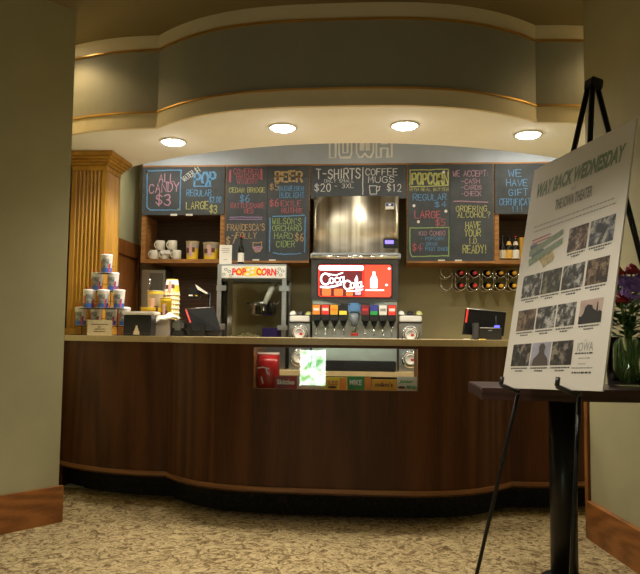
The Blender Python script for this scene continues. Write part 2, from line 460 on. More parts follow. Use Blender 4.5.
# grey header above the chalkboards
HZ = 2.612
hdr = struct(MB().box(AXL+.16, AXR-.06, 6.0, AYB, HZ+.012, CZ).build('wall_header', 'header_grey'))
def planeY(Y):
    return lambda u, v, d: Vector((u, Y-d, v))
def BX(px): return pxX(px, 6.0, 215)
def BZ(py, px=320): return atY(px, py, 6.0).z
mb = MB(); Pn = planeY(6.0)
zi0, zi1 = BZ(157.6, 350), BZ(133, 350)
def outline(chars, x0, x1):
    pass
cw = (BX(392)-BX(328))/4.25
for k, (ch, px0, px1) in enumerate((('I', 329, 335), ('O', 338.5, 351), ('W', 356, 373), ('A', 376, 391.5))):
    x0, x1 = BX(px0), BX(px1); W = x1-x0; t = .035; Hh = zi1-zi0
    if ch == 'I': loops = [[(0,0),(0,1),(1,1),(1,0),(0,0)]]
    if ch == 'O': loops = [[(.12,0),(0,.15),(0,.85),(.12,1),(.88,1),(1,.85),(1,.15),(.88,0),(.12,0)], [(.32,.2),(.32,.8),(.68,.8),(.68,.2),(.32,.2)]]
    if ch == 'W': loops = [[(0,1),(.0,.2),(.16,.0),(.34,.02),(.5,.16),(.66,.02),(.84,0),(1,.2),(1,1),(.74,1),(.74,.28),(.62,.28),(.6,.8),(.42,.8),(.4,.28),(.27,.28),(.27,1),(0,1)]]
    if ch == 'A': loops = [[(0,0),(.0,.8),(.2,1),(.8,1),(1,.8),(1,0),(.72,0),(.72,.36),(.3,.36),(.3,0),(0,0)], [(.32,.55),(.32,.8),(.7,.8),(.7,.55),(.32,.55)]]
    for lp in loops: ribbon(mb, [(x0+a*W, zi0+b_*Hh) for a, b_ in lp], .016, Pn, .003)
plain('chalk_bold', (.92, .93, .92), .9, var=.05)
mb.build('lettering', 'chalk_bold', hdr)
struct(MB().box(AXL+.16, AXR-.06, 5.992, 6.02, HZ-.002, HZ+.012).build('trim_1', 'shelf_wood'))

# --- soffit over the bar, with the same double curve as the counter
def sfront(x):
    u = abs(x+.23)
    return 3.86+.36*(u/1.2)**3 if u <= 1.2 else 4.22+.22*((u-1.2)/.82)**2.3
def sback(x): return 4.6+.195*(x+.22)**2
SXS = sorted(set(frange(AXL, -1.43, 14)+frange(-1.43, -.9, 16)+frange(-.9, .44, 26)+frange(.44, .97, 16)+frange(.97, AXR, 14)))
def sband(off, z0, z1, th=.06):
    return MB().prism([(x, sfront(x)-off) for x in SXS], [(x, sfront(x)+th) for x in SXS], z0, z1)
sof = bpy.data.objects.new('soffit', None); COL.objects.link(sof); sof.location = (-.23, 4.2, 2.41); struct(sof)
sof['label'] = 'curved cream and grey soffit with brass lines above the concession counter'
MB().prism([(x, sfront(x)) for x in SXS], [(x, sback(x)) for x in SXS], 2.41, 2.46).build('soffit_underside', 'slab_paint', sof)
MB().prism([(x, sback(x)-.06) for x in SXS], [(x, sback(x)) for x in SXS], 2.46, CZ).build('soffit_back', 'slab_paint', sof)
sband(.012, 2.935, CZ).build('upper_border', 'cream_paint', sof)
sband(.002, 2.515, 2.94).build('soffit_panel', 'band_paint', sof)
sband(.012, 2.428, 2.52).build('lower_border', 'cream_paint', sof)
sband(.024, 2.411, 2.430).build('lower_lip', 'cream_paint', sof)
sband(.022, 2.928, 2.938).build('brass_line', 'brass_trim', sof)
sband(.022, 2.512, 2.522).build('brass_line', 'brass_trim', sof)

# --- door in the left side wall of the bar, wood casings
dn = [atX(119, 300, AXL).y, atX(138, 300, AXL).y]
dzt = 1.93
door = bpy.data.objects.new('door_1', None); COL.objects.link(door); door.location = (AXL, dn[0], 0); struct(door)
door['label'] = 'panelled brown wooden door behind the fluted pillar'
y0, y1 = dn[0]-.35, dn[1]
mb = MB()
for (a, b_) in ((y0, y0+.1), (y1-.11, y1)): mb.box(AXL, AXL+.035, a, b_, 0, dzt)
for (a, b_) in ((0, .2), (.86, .98), (dzt-.13, dzt)): mb.box(AXL, AXL+.034, y0+.1, y1-.11, a, b_)
mb.build('door_frame', 'casing_wood', door)
for (a, b_) in ((.2, .86), (.98, dzt-.13)): MB().box(AXL, AXL+.02, y0+.1, y1-.11, a, b_).build('panel', 'casing_wood', door)
ty = atX(61.5, 330, -2.27).y
struct(MB().box(AXL, -2.272, ty-.03, ty+.07, 0, 2.08).build('trim_2', 'casing_wood'))
struct(MB().box(1.162, 1.20, 3.935, 3.99, 0, 1.03).build('trim_3', 'casing_wood'))
# panel of bronze-brown laminate behind the till corner of the back bar
struct(MB().box(pxX(163, 6.3), pxX(219, 6.3), 6.33, 6.358, .80, BZ(263)).build('trim_4', 'dark_nook'))


# ================================================================== LAMPS
def spot(parent, x, y, z, watts, cone, blend=.6, col=WARM, size=.06):
    ld = bpy.data.lights.new('lamp', 'SPOT'); ld.energy = watts; ld.color = col
    ld.spot_size = math.radians(cone); ld.spot_blend = blend; ld.shadow_soft_size = size
    lo = bpy.data.objects.new('lamp', ld); COL.objects.link(lo)
    lo.parent = parent; lo.location = Vector((x, y, z)) - parent.location
    return lo
glow('lens_glow', (1.0, .94, .84), 45)
glow('lens_dim', (1.0, .94, .84), 6)
def downlight(x, y, z, label, watts, cone, group, r=.078, col=None):
    t = thing('downlight', label, 'ceiling light', (x, y, z), group)
    MB().lathe([(r+.014, 0), (r+.014, -.006), (r, -.010), (r, -.001)], (x, y, z), 32).build('trim_ring', 'white_plastic', t)
    MB().lathe([(r, -.004), (r*.85, -.016), (r*.5, -.024), (.002, -.027)], (x, y, z), 32, cap=False).build('lens', 'lens_glow' if z < 2.5 else 'lens_dim', t)
    spot(t, x, y, z-.04, watts, cone, .5, col or WARM)
    return t
for i, (x, y) in enumerate(((-1.41, 4.5), (-.61, 4.22), (.164, 4.21), (.97, 4.44))):
    downlight(x, y, 2.41, ('round recessed downlight under the soffit above the popcorn cups', 'round recessed downlight under the soffit above the beer chalkboard',
              'round recessed downlight under the soffit above the popcorn price chalkboard', 'round recessed downlight under the soffit beside the easel top')[i], SLAB_W, 152, 'soffit downlights')
for i, (x, y) in enumerate(((-2.12, 4.10), (1.62, 4.12))):
    downlight(x, y, CZ, ('round ceiling downlight by the fluted pillar end of the soffit', 'round ceiling downlight at the end of the soffit by the easel wall')[i], END_W, 150, 'lobby ceiling downlights', col=INCAND)
for (x, y) in ((-1.35, 2.0), (-.15, 1.9), (-1.5, 0), (.2, 0), (-3.2, 0)):
    downlight(x, y, CZ, 'round lobby ceiling downlight over the carpet', ROOM_W, 78, 'lobby ceiling downlights')
for (x, y) in ((-1.75, 5.36), (-.23, 5.10), (1.3, 5.36)):
    downlight(x, y, CZ, 'round ceiling downlight above the back bar', BACK_W, 150, 'back bar downlights')


# ================================================================== COUNTER
CXC = -.266
def cfront(x):
    u = abs(x-CXC)
    return 4.04+.36*(u/1.1)**4 if u <= 1.1 else 4.40+.255*((u-1.1)/.82)**2.3
XL, XR = -2.25, 1.80
OX0, OX1, OZ0, OZ1 = -.742, .238, .765, 1.013
CL, CR = CXC-1.1, CXC+1.1
xs_l = frange(XL, CL, 18); xs_a = frange(CL, OX0, 20); xs_o = frange(OX0, OX1, 20); xs_b = frange(OX1, CR, 20); xs_r = frange(CR, XR, 18)
def cp(mb, xs, off, th, z0, z1):
    return mb.prism([(x, cfront(x)-off) for x in xs], [(x, cfront(x)-off+th) for x in xs], z0, z1)
bar = thing('bar_counter', 'dark wood veneered concession counter with a double-curved front and a candy display opening', 'counter', (CXC, 4.5, 0))
cp(MB(), xs_l, 0, .03, .19, 1.03).build('front_panel', 'counter_wood', bar)
cp(MB(), xs_r, 0, .03, .19, 1.03).build('front_panel', 'counter_wood', bar)
mb = MB(); cp(mb, xs_a, 0, .03, .19, 1.03); cp(mb, xs_b, 0, .03, .19, 1.03); cp(mb, xs_o, 0, .03, .19, OZ0); cp(mb, xs_o, 0, .03, OZ1, 1.03)
mb.build('front_panel', 'counter_wood', bar)
xs_all = xs_l+xs_a[1:]+xs_o[1:]+xs_b[1:]+xs_r[1:]
cp(MB(), xs_all, .012, .03, .168, .193).build('bottom_moulding', 'counter_trim', bar)
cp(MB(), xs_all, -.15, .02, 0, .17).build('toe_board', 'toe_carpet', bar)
cp(MB(), xs_all, 0, .15, .155, .168).build('underside', 'counter_wood', bar)
mb = MB(); mb.box(XL, XL+.03, cfront(XL)+.03, 5.12, 0, 1.03); mb.build('end_panel', 'counter_wood', bar)
mb = MB(); mb.box(XR-.03, XR, cfront(XR)+.03, 5.12, 0, 1.03); mb.build('end_panel', 'counter_wood', bar)
mb = MB().box(OX0-.02, OX1+.02, cfront(OX0)+.03, 4.5, OZ0-.03, OZ0-.002)
mb.build('display_shelf', 'shelf_wood', bar)
mb = MB().box(OX0-.02, OX0, cfront(OX0)+.03, 4.5, OZ0, 1.03); mb.build('display_side', 'shelf_wood', bar)
mb = MB().box(OX1, OX1+.02, cfront(OX1)+.03, 4.5, OZ0, 1.03); mb.build('display_side', 'shelf_wood', bar)
# worktop
ct = MB()
def cback(x): return 5.15 if (x < -1.55 or x > 1.1) else 4.97
xt = sorted(set(frange(XL-.008, CL, 18)+frange(CL, OX0, 20)+frange(OX0, OX1, 16)+frange(OX1, CR, 20)+frange(CR, XR, 18)))
ct.prism([(x, cfront(x)-.035) for x in xt], [(x, cback(x)) for x in xt], 1.031, 1.07)
tag(ct.build('worktop', 'laminate'), 'tan laminate worktop running along the dark wood concession counter', 'worktop')
CT = 1.07

# --- fluted pillar on the left end of the counter
px0, px1, py0, py1 = -2.245, -1.985, 4.76, 5.03
pl = thing('pillar', 'golden oak fluted square pillar with a stepped capital standing on the worktop', 'pillar', ((px0+px1)/2, (py0+py1)/2, CT))
def fluted(x0, x1, y0, y1, n, d):
    pts = []
    cs = [(x0, y0), (x1, y0), (x1, y1), (x0, y1)]
    for k in range(4):
        a = Vector(cs[k]); b_ = Vector(cs[(k+1) % 4]); t = (b_-a).normalized(); nn = Vector((t.y, -t.x)); Ln = (b_-a).length
        mrg = .03; pts.append(a)
        fw_ = (Ln-2*mrg)/n
        for j in range(n):
            s0 = mrg+j*fw_
            for q in range(7):
                w = q/6; pts.append(a+t*(s0+fw_*(.06+.88*w))-nn*d*sin(pi*w))
    return pts
fp = fluted(px0, px1, py0, py1, 7, .012)
mb = MB(); n = len(fp); i0 = 0
for p in fp: mb.v += [Vector((p.x, p.y, CT+.05)), Vector((p.x, p.y, 2.28))]
for k in range(n):
    k2 = (k+1) % n; mb.f.append((2*k, 2*k2, 2*k2+1, 2*k+1)); mb.smooth.append(False)
mb.build('shaft', 'oak', pl)
MB().box(px0-.015, px1+.015, py0-.015, py1+.015, CT, CT+.05, .004).build('plinth', 'oak', pl)
mb = MB()
for (e, z0, z1) in ((.004, 2.275, 2.315), (.018, 2.315, 2.335), (.034, 2.335, 2.355), (.05, 2.355, 2.375), (.066, 2.375, 2.408)):
    mb.box(px0-e, px1+e, py0-e, py1+e, z0, z1, .004)
mb.build('capital', 'oak', pl)


# ================================================================== BACK BAR: cabinets and chalkboards
YB = 5.988                                   # face of the chalkboards
Pb = planeY(YB)
zl0 = BZ(263.2)                              # underside of the wall cabinets
e0, e1, e2, e3, e4, e5 = BX(142), BX(225), BX(309.8), BX(406.6), BX(494), AXR-.06
def open_shelf(name, label, x0, x1, zb, sides=(True, True)):
    t = thing(name, label, 'shelf', ((x0+x1)/2, 6.18, zl0))
    MB().box(x0, x1, 6.0, AYB, zl0, zl0+.035).build('shelf', 'shelf_wood', t)
    MB().box(x0, x0+.04, 6.0, AYB, zl0+.035, HZ-.004).build('side_panel', 'shelf_wood', t)
    MB().box(x1-.04, x1, 6.0, AYB, zl0+.035, HZ-.004).build('side_panel', 'shelf_wood', t)
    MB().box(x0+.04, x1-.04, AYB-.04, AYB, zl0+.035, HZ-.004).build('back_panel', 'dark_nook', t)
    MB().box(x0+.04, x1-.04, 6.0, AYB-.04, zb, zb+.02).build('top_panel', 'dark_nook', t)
    return t
open_shelf('wall_shelf', 'open wooden wall shelf holding white mugs and popcorn tubs', e0, e1-.002, BZ(215.5, 180))
open_shelf('wall_shelf', 'open wooden wall shelf holding the beer bottles', e4+.002, e5, BZ(214.5, 510))
def cabinet(label, x0, x1, z0, ledge):
    t = thing('wall_cabinet', label, 'cabinet', ((x0+x1)/2, 6.18, z0))
    MB().box(x0, x1, 6.0, AYB, z0, HZ-.004).build('body', 'shelf_wood', t)
    if ledge: MB().box(x0, x1, 5.965, 6.0, z0, z0+.018).build('ledge', 'shelf_wood', t)
cabinet('wooden wall cabinet behind the wine and beer chalkboards', e1, e2-.001, zl0, True)
cabinet('wooden wall cabinet behind the t-shirt chalkboard', e2+.001, e3-.001, BZ(195, 350), False)
cabinet('wooden wall cabinet behind the popcorn chalkboard', e3, e4-.001, zl0, True)

def board(label, xa, xb, za, zb, clips=()):
    t = thing('chalkboard', label, 'chalkboard', ((xa+xb)/2, YB, za), 'menu chalkboards')
    MB().box(xa, xb, YB, 5.999, za, zb).build('panel', 'chalkboard', t)
    for (px, py) in clips:
        p = atY(px, py, YB); MB().box(p.x-.03, p.x+.03, YB-.012, YB-.0005, p.z-.009, p.z+.009, .002).build('clip', 'white_plastic', t)
    return t
def bt(t, col, items):
    for it in items:
        st, a, b_, c, d = it[:5]; kw = it[5] if len(it) > 5 else {}
        m_ = (a+b_)/2; mb = MB()
        text(mb, st, BX(a), BX(b_), atY(m_, d, YB).z, atY(m_, c, YB).z, Pb, **kw)
        mb.build('lettering', 'chalk_'+col, t)
def bl(t, col, polylines, w=.010):
    mb = MB()
    for pl_ in polylines:
        pts = []
        for (a, b_), (c, d) in zip(pl_, pl_[1:]):
            for k in range(6): pts.append((a+(c-a)*k/6, b_+(d-b_)*k/6))
        pts.append(pl_[-1])
        ribbon(mb, [(lambda p: (p.x, p.z))(atY(x+random.uniform(-.25, .25), y+random.uniform(-.25, .25), YB)) for x, y in pts], w, Pb, .0008)
    mb.build('chalk_line', 'chalk_'+col, t)
ht = HZ-.004
t = board('chalkboard offering all candy for three dollars and pop', e0, e1-.006, BZ(215, 180), ht, ((174, 215), (189.5, 215)))
bt(t, 'pink', [('ALL', 158.5, 174, 174, 182), ('CANDY', 149, 178.5, 184.5, 193, {'rise': .02}), ('$3', 156, 170.5, 194.5, 205)])
bt(t, 'blue', [('POP', 194, 215, 172.5, 184.5, {'w': .02}), ('REGULAR', 186.5, 211, 190, 196), ('$2.00', 209.5, 221, 196.5, 202.5)])
bt(t, 'yellow', [('LARGE', 186.5, 208.5, 202, 209), ('$3', 210, 217, 205, 213)])
bl(t, 'blue', [[(147, 171), (181, 170), (180, 210), (150, 210), (147, 207), (147, 171)], [(194, 186.5), (211, 186.2)]])
bl(t, 'yellow', [[(146.5, 172.2), (147.5, 172)], [(178, 209.8), (179, 209.6)]], .016)
mb = MB()
pa = atY(184.5, 182, YB); pb = atY(201, 170.5, YB); ang = atan2(pb.z-pa.z, pb.x-pa.x)
def Pr(u, v, d): return Vector((pa.x+u*cos(ang)-v*sin(ang), YB-d, pa.z+u*sin(ang)+v*cos(ang)))
text(mb, 'WATER $1', 0, math.hypot(pb.x-pa.x, pb.z-pa.z), 0, .05, Pr); mb.build('lettering', 'chalk_white', t)

s2 = BX(267.2)
t = board('chalkboard listing winery wines with a drawn wine glass', e1+.007, s2-.0015, zl0+.02, ht, ((256, 260.3),))
bt(t, 'red', [('COVERED', 233, 258, 169, 174), ('BRIDGES', 236, 259.5, 174.7, 179), ('WINERY', 237, 257, 179.6, 183.8), ('RATTLESNAKE', 231, 264.5, 203, 208), ('RED', 244.5, 253.5, 209, 213.3)])
bl(t, 'red', [[(230.2, 171), (230.2, 181.5)], [(261.5, 169.5), (261.5, 179)]], .018)
bt(t, 'yellow', [('CEDAR BRIDGE', 229, 264.5, 187.7, 192.4)])
bt(t, 'blue', [('$6', 240, 249.5, 195, 202)])
bl(t, 'violet', [[(230, 217.2), (262, 217)], [(230, 219.3), (262, 219.2)]], .008)
bt(t, 'orange', [("FRANCESCA'S", 228, 265, 224.2, 230.5), ('FOLLY', 237, 257, 232.5, 238.3), ('$7', 227, 236.5, 236, 244)])
bl(t, 'orange', [[(253, 242.5), (253, 248), (256, 252), (260, 251.5), (262, 248), (261.5, 241.8), (257, 243.2), (253, 242.5)]], .007)
bl(t, 'pink', [[(254, 247.5), (257, 246.8), (261, 247)], [(254.5, 248.8), (260.5, 248.6)], [(255.8, 250.3), (259.5, 250.2)]], .012)
t = board('chalkboard listing beer and hard cider prices', s2+.0015, e2-.007, zl0+.02, ht, ((272.5, 260.6),))
bt(t, 'orange', [('BEER', 274.8, 301.5, 171.5, 181.5, {'w': .017}), ('$5', 269.7, 278.5, 183.5, 190), ('$6', 295.7, 304, 233, 241)])
bt(t, 'blue', [('BUDWEISER', 279, 303.5, 186.2, 191), ('BUDLIGHT', 279.5, 304, 192.6, 197.6)])
bt(t, 'red', [('$6', 270, 278.5, 199, 206.3), ('EXILE', 281, 301, 200.8, 206), ('RUTHIE', 282, 302.8, 208, 213)])
bt(t, 'green', [("WILSON'S", 272.7, 301.5, 218.3, 224), ('ORCHARD', 273, 302, 225.3, 230.8), ('HARD', 275, 293, 232.8, 238.5), ('CIDER', 277, 295.2, 241, 247)])
bl(t, 'blue', [[(273, 216.6), (304, 215.2)], [(305.3, 217), (304.6, 252)], [(270, 218), (269.7, 251)], [(273.5, 253), (285, 254.5), (301, 253.3)]], .010)
t = board('chalkboard with t-shirt and coffee mug prices over the ice machine', e2+.007, e3-.007, BZ(199, 350), ht)
bt(t, 'white', [('T-SHIRTS', 316, 360, 169, 178.3), ('ONLY SMALL', 324, 354, 179.3, 182.4), ('- 3XL', 334, 353.5, 183.8, 188), ('$20', 314.5, 330.5, 183.8, 191.5),
                ('COFFEE', 365.5, 397, 168.7, 175.2), ('MUGS', 368, 394, 176.5, 182.5), ('$12', 387, 401, 184.2, 191.3)])
bl(t, 'white', [[(363, 168), (362.8, 194)], [(369.5, 185.5), (370, 194), (376.5, 194), (376.5, 186), (369.5, 185.5)], [(376.5, 187), (379.8, 186.5), (379, 190.5), (376.5, 191)]], .008)
s4 = BX(449.6)
t = board('chalkboard of popcorn prices with a kid combo box', e3+.007, s4-.0015, zl0+.02, ht, ((441.4, 260.8),))
bt(t, 'yellow', [('POPCORN', 412, 448, 173.5, 184, {'w': .017}), ('WITH REAL BUTTER', 409.5, 448.5, 187.8, 191)])
bl(t, 'yellow', [[(410, 170.3), (448.5, 169.3), (448, 185.2), (410, 187), (410, 170.3)]], .009)
bl(t, 'green', [[(410, 228), (449, 227.3), (448.6, 255.6), (412, 256.6), (410, 252), (410, 228)]], .009)
bt(t, 'blue', [('REGULAR', 413, 446, 194, 200), ('$4', 434.5, 446, 201.3, 207), ('- POPCORN', 420.6, 444, 236.8, 240.2), ('- DRINK', 421.7, 437.5, 242.2, 245.6), ('- FRUIT SNACK', 421.7, 448, 247, 250.7)])
bt(t, 'red', [('LARGE', 414.7, 440.5, 211, 218), ('$5', 435.5, 445, 219.3, 225.5), ('$4', 412.5, 421.2, 244, 251)])
bt(t, 'pink', [('KID COMBO', 419, 445, 231.2, 235.4)])
for (a, b_) in ((443.6, 172.3), (414, 205.8), (445.8, 211.3), (418.4, 221.8)):
    p = atY(a, b_, YB); MB().cyl((p.x, YB-.004, p.z), .013, .007, 'y', 14).build('magnet', 'white_plastic', t)
t = board('chalkboard about accepted payment and having your I.D. ready', s4+.0015, e4-.007, zl0+.02, ht, ((458.3, 260.9),))
bt(t, 'pink', [('WE ACCEPT:', 453, 488.5, 170.8, 176.3), ('-CASH', 461, 479.5, 179, 183.4), ('-CARDS', 461, 481.5, 185.3, 189.6), ('-CHECK', 461, 481, 191.6, 196)])
bl(t, 'pink', [[(454, 201.2), (488, 202)]], .008)
bt(t, 'yellow', [('ORDERING', 456, 486.5, 205.8, 211.3), ('ALCOHOL?', 457.4, 490, 212, 217.3), ('HAVE', 465.5, 480.3, 221.8, 228.6), ('YOUR', 464.4, 480.3, 229.9, 236.4), ('I.D.', 468.8, 478.5, 238, 243.7), ('READY!', 462.6, 486, 245.2, 253)])
t = board('chalkboard announcing gift certificates above the beer bottles', e4+.007, e5, BZ(214, 510), ht)
bt(t, 'blue', [('WE', 508.6, 521.5, 169.7, 176.3), ('HAVE', 506.4, 527.5, 179.3, 186), ('GIFT', 508.6, 527.5, 189.2, 195.5), ('CERTIFICATES', 499.5, 537, 198.8, 205), ('!!!', 511.5, 522.5, 206, 211.5)])

# --- curved patch on a cup-like body (printed decoration)
def rp(prof, z):
    for (r0, z0), (r1, z1) in zip(prof, prof[1:]):
        if z0 <= z <= z1: return r0+(r1-r0)*(z-z0)/(z1-z0+1e-9)
    return prof[-1][0]
def patch(c, prof, a0, a1, z0, z1, lift=.0012, na=6):
    mb = MB(); c = Vector(c)
    for k in range(na):
        aa, ab = math.radians(a0+(a1-a0)*k/na), math.radians(a0+(a1-a0)*(k+1)/na)
        q = [c+Vector(((rp(prof, z)+lift)*cos(a), (rp(prof, z)+lift)*sin(a), z)) for a, z in ((aa, z0), (ab, z0), (ab, z1), (aa, z1))]
        mb.quad(*q)
    return mb

# --- mugs
mz = zl0+.035
def mug(label):
    t = thing('coffee_mug', label, 'mug', (0, 0, 0), 'white mugs on the wall shelf')
    MB().lathe([(.040, 0), (.043, .004), (.043, .086), (.041, .088), (.038, .086), (.037, .01), (.002, .008)], (0, 0, 0), 24).build('mug_body', 'ceramic', t)
    MB().tube([(-.042+.003, 0, .072)]+[(-.042-.024*sin(pi*k/8), 0, .045+.027*cos(pi*k/8)) for k in range(1, 8)]+[(-.042+.003, 0, .018)], .0055).build('handle', 'ceramic', t)
    return t
ym = 6.075
mg = mug('white coffee mug at the outer end of the lower row of mugs')
mg.rotation_euler.z = .95
for k, px in enumerate((154.6, 165.2, 176.6)):
    loc = (pxX(px, ym, 252), ym, mz)
    if k == 0: mg.location = loc
    else: dup(mg, loc, ('', 'white coffee mug behind the small card in the lower row of mugs', 'white coffee mug next to the narrow popcorn tub in the lower row of mugs')[k])
for k, px in enumerate((160.5, 172.5)):
    dup(mg, (pxX(px, ym, 243), ym, mz+.0885), ('white coffee mug stacked on top at the outer end of the mugs', 'white coffee mug stacked on top nearer the popcorn tubs')[k])
p = atY(165.5, 249.5, ym-.05)
tag(MB().box(p.x-.045, p.x+.045, ym-.052, ym-.047, mz+.052, mz+.085).build('price_card', 'paper'), 'small white card propped against the lower row of mugs', 'card')

# --- printed popcorn tubs and cups
def tub(name, label, cat, x, y, z, rb, rt, h, group=None, inv=False, seg=28, style=0):
    t = thing(name, label, cat, (x, y, z), group)
    prof = [(rb, 0), (rt, h)] if not inv else [(rt, 0), (rb, h)]
    full = [(rb-.002, 0), (rb, .002), (rt, h-.004), (rt+.003, h-.003), (rt+.003, h), (rt-.002, h), (rb-.003, .006), (.001, .005)] if not inv else \
           [(rt-.002, 0), (rt+.003, 0), (rt+.003, .004), (rt, .005), (rb, h-.002), (rb-.002, h-.006), (.001, h-.007)]
    MB().lathe(full, (x, y, z), seg).build('cup_wall', 'cup_white' if style == 0 else 'cup_yellow', t)
    c = (x, y, z)
    patch(c, prof, -205, 25, h*.02, h*.26, .0008, 14).build('yellow_band', 'cup_yellow', t)
    patch(c, prof, -70, 25, h*.26, h*.62, .0008, 8).build('yellow_flame', 'cup_yellow', t)
    patch(c, prof, -205, 25, h*.93, h*.985, .0009, 12).build('yellow_rim', 'cup_yellow', t)
    patch(c, prof, -106, -78, h*.16, h*.84, .0016, 4).build('pink_stripe', 'cup_pink', t)
    patch(c, prof, -140, -106, h*.36, h*.62, .0018, 4).build('brown_badge', 'cup_brown', t)
    patch(c, prof, -78, -52, h*.40, h*.66, .0018, 4).build('brown_badge', 'cup_brown', t)
    return t
yt = 6.08
tub('popcorn_tub', 'narrow yellow and white popcorn tub beside the mugs on the wall shelf', 'popcorn tub', pxX(192.4, yt, 250), yt, mz, .050, .059, .168)
tub('popcorn_tub', 'wide yellow and white popcorn tub at the end of the wall shelf', 'popcorn tub', pxX(211.5, yt, 250), yt, mz, .066, .076, .155)
yk = 5.02
tub('popcorn_tub', 'large yellow popcorn tub behind the counter box with the white lid', 'popcorn tub', pxX(155.5, yk, 300), yk, CT, .050, .060, pyZ(291, yk, 155)-CT, style=0)
tub('popcorn_tub', 'small yellow popcorn tub standing in front of the tall cup stack', 'popcorn tub', pxX(166, yk-.09, 300), yk-.09, CT, .034, .040, pyZ(298, yk-.09, 166)-CT, style=1)
tub('popcorn_tub', 'low yellow tub just showing its rim above the white-lidded box', 'popcorn tub', pxX(148.6, 4.90, 300), 4.90, CT, .045, .054, pyZ(307.5, 4.90, 150)-CT, style=1)
xk, yk2 = pxX(171.8, 5.07, 300), 5.07
zt = pyZ(279, yk2, 172); hc = .125
c0 = None; nst = 10; dz = (zt-hc-CT)/(nst-1)
for k in range(nst):
    lb = 'upside-down yellow paper cup, %s of the tall nested stack' % ('lowest', 'ninth from the top', 'eighth from the top', 'seventh from the top', 'sixth from the top', 'fifth from the top', 'fourth from the top', 'third from the top', 'second from the top', 'topmost')[k]
    if k == 0: c0 = tub('paper_cup', lb, 'paper cup', xk, yk2, CT, .043, .060, hc, 'nested cup stack', inv=True)
    else: dup(c0, (xk, yk2, CT+dz*k), lb)

# --- beer bottles in the right-hand shelf, wine bottle and card on the popcorn machine
def bottle(name, label, cat, x, y, z, R, h, lab, cap, group=None, labz=(.12, .42), neck=None):
    t = thing(name, label, cat, (x, y, z), group)
    prof = [(R*.9, 0), (R, .006), (R, h*.52), (R*.9, h*.58), (R*.45, h*.70), (R*.40, h*.80), (R*.38, h*.965)]
    MB().lathe(prof, (x, y, z), 22).build('glass_body', 'bottle_glass', t)
    patch((x, y, z), prof, -190, 10, h*labz[0], h*labz[1], .0012, 12).build('label', lab, t)
    MB().lathe([(R*.46, h*.955), (R*.46, h)], (x, y, z), 16).build('cap', cap, t)
    if neck: patch((x, y, z), prof, -190, 10, h*.62, h*.78, .0014, 10).build('neck_label', neck, t)
    return t
yb = 6.06
for px, lab, cap, nk, lb in ((502.3, 'label_cream', 'black_plastic', None, 'dark beer bottle with cream label and black cap on the wall shelf'),
                         (508.9, 'label_gold', 'black_plastic', 'label_gold', 'beer bottle with gold label and gold neck band on the wall shelf'),
                         (515.7, 'paper', 'red', 'label_cream', 'beer bottle with white label and red cap on the wall shelf')):
    bottle('beer_bottle', lb, 'beer bottle', pxX(px, yb, 245), yb, mz, .030, .215, lab, cap, 'beer bottles on the shelf', neck=nk, labz=(.07, .42))
x = pxX(521, 6.03, 250)
tag(MB().box(x-.010, x+.10, 6.03, 6.22, mz, mz+.20, .003).build('wooden_crate', 'oak'), 'plain golden wood box beside the beer bottles on the wall shelf', 'box')


# ================================================================== BACK BAR EQUIPMENT
BCZ = .80
YF = 5.52
bb = thing('back_counter', 'low back counter with a pale wood front edge carrying the drink machine', 'counter', (-.23, 5.9, 0))
MB().box(-2.2, 1.75, YF+.03, AYB-.004, 0, BCZ-.04).build('body', 'dark_nook', bb)
MB().box(-2.2, 1.75, YF, AYB-.004, BCZ-.04, BCZ).build('counter_top', 'pale_wood', bb)

# --- ice machine
yi = 5.88
ix0, ix1 = pxX(313.5, yi, 225), pxX(398.5, yi, 225)
iz0, iz1 = pyZ(253.5, yi, 355), pyZ(196.5, yi, 355)
ice = thing('ice_machine', 'stainless steel ice machine above the soda dispenser', 'ice machine', ((ix0+ix1)/2, yi+.2, iz0))
n = 24; fr = []
for k in range(n+1):
    s_ = k/n; fr.append((ix0+(ix1-ix0)*s_, yi - .018*sin(pi*s_) - .004*sin(pi*s_*4)))
MB().prism(fr, [(x, yi+.05) for x, y in fr], iz0, iz1, True).build('front_panel', 'brushed_sheen', ice)
MB().box(ix0+.004, ix1-.004, yi+.05, yi+.44, iz0, iz1-.004).build('casing', 'steel_dark', ice)
pa_ = atY(384, 243, yi-.02); pb_ = atY(398, 248.5, yi-.02)
d0 = atY(383.5, 239, yi-.03); d1 = atY(398, 247.8, yi-.03)
pn = MB().box(d0.x, d1.x, yi-.028, yi-.0, d1.z, d0.z, .004).build('control_panel', 'black_plastic', ice)
glow('lcd_blue', (.22, .16, 1.0), 2.2)
a = atY(385, 240.2, yi-.03); c = atY(393.6, 243.8, yi-.03)
MB().box(a.x, c.x, yi-.031, yi-.0285, c.z, a.z).build('lcd_display', 'lcd_blue', pn)
a = atY(385.5, 203, yi-.02); c = atY(394, 208, yi-.02)
plain('logo_blue', (.03, .05, .22), .4)
lg = MB().box(a.x, c.x, yi-.026, yi-.01, c.z-.012, a.z, .003).build('maker_badge', 'paper', ice)
MB().box(a.x+.004, c.x-.004, yi-.0275, yi-.0262, c.z+.014, a.z-.004).build('badge_field', 'logo_blue', lg)
MB().ball(((a.x+c.x)/2, yi-.0275, (a.z+c.z)/2+.006), .013, 1, .1, .7).build('badge_mark', 'white_plastic', lg)
# bin sill under the machine
MB().box(ix0-.02, ix1+.02, yi-.05, yi+.42, iz0-.05, iz0-.002, .006).build('lower_sill', 'steel_cool', ice)

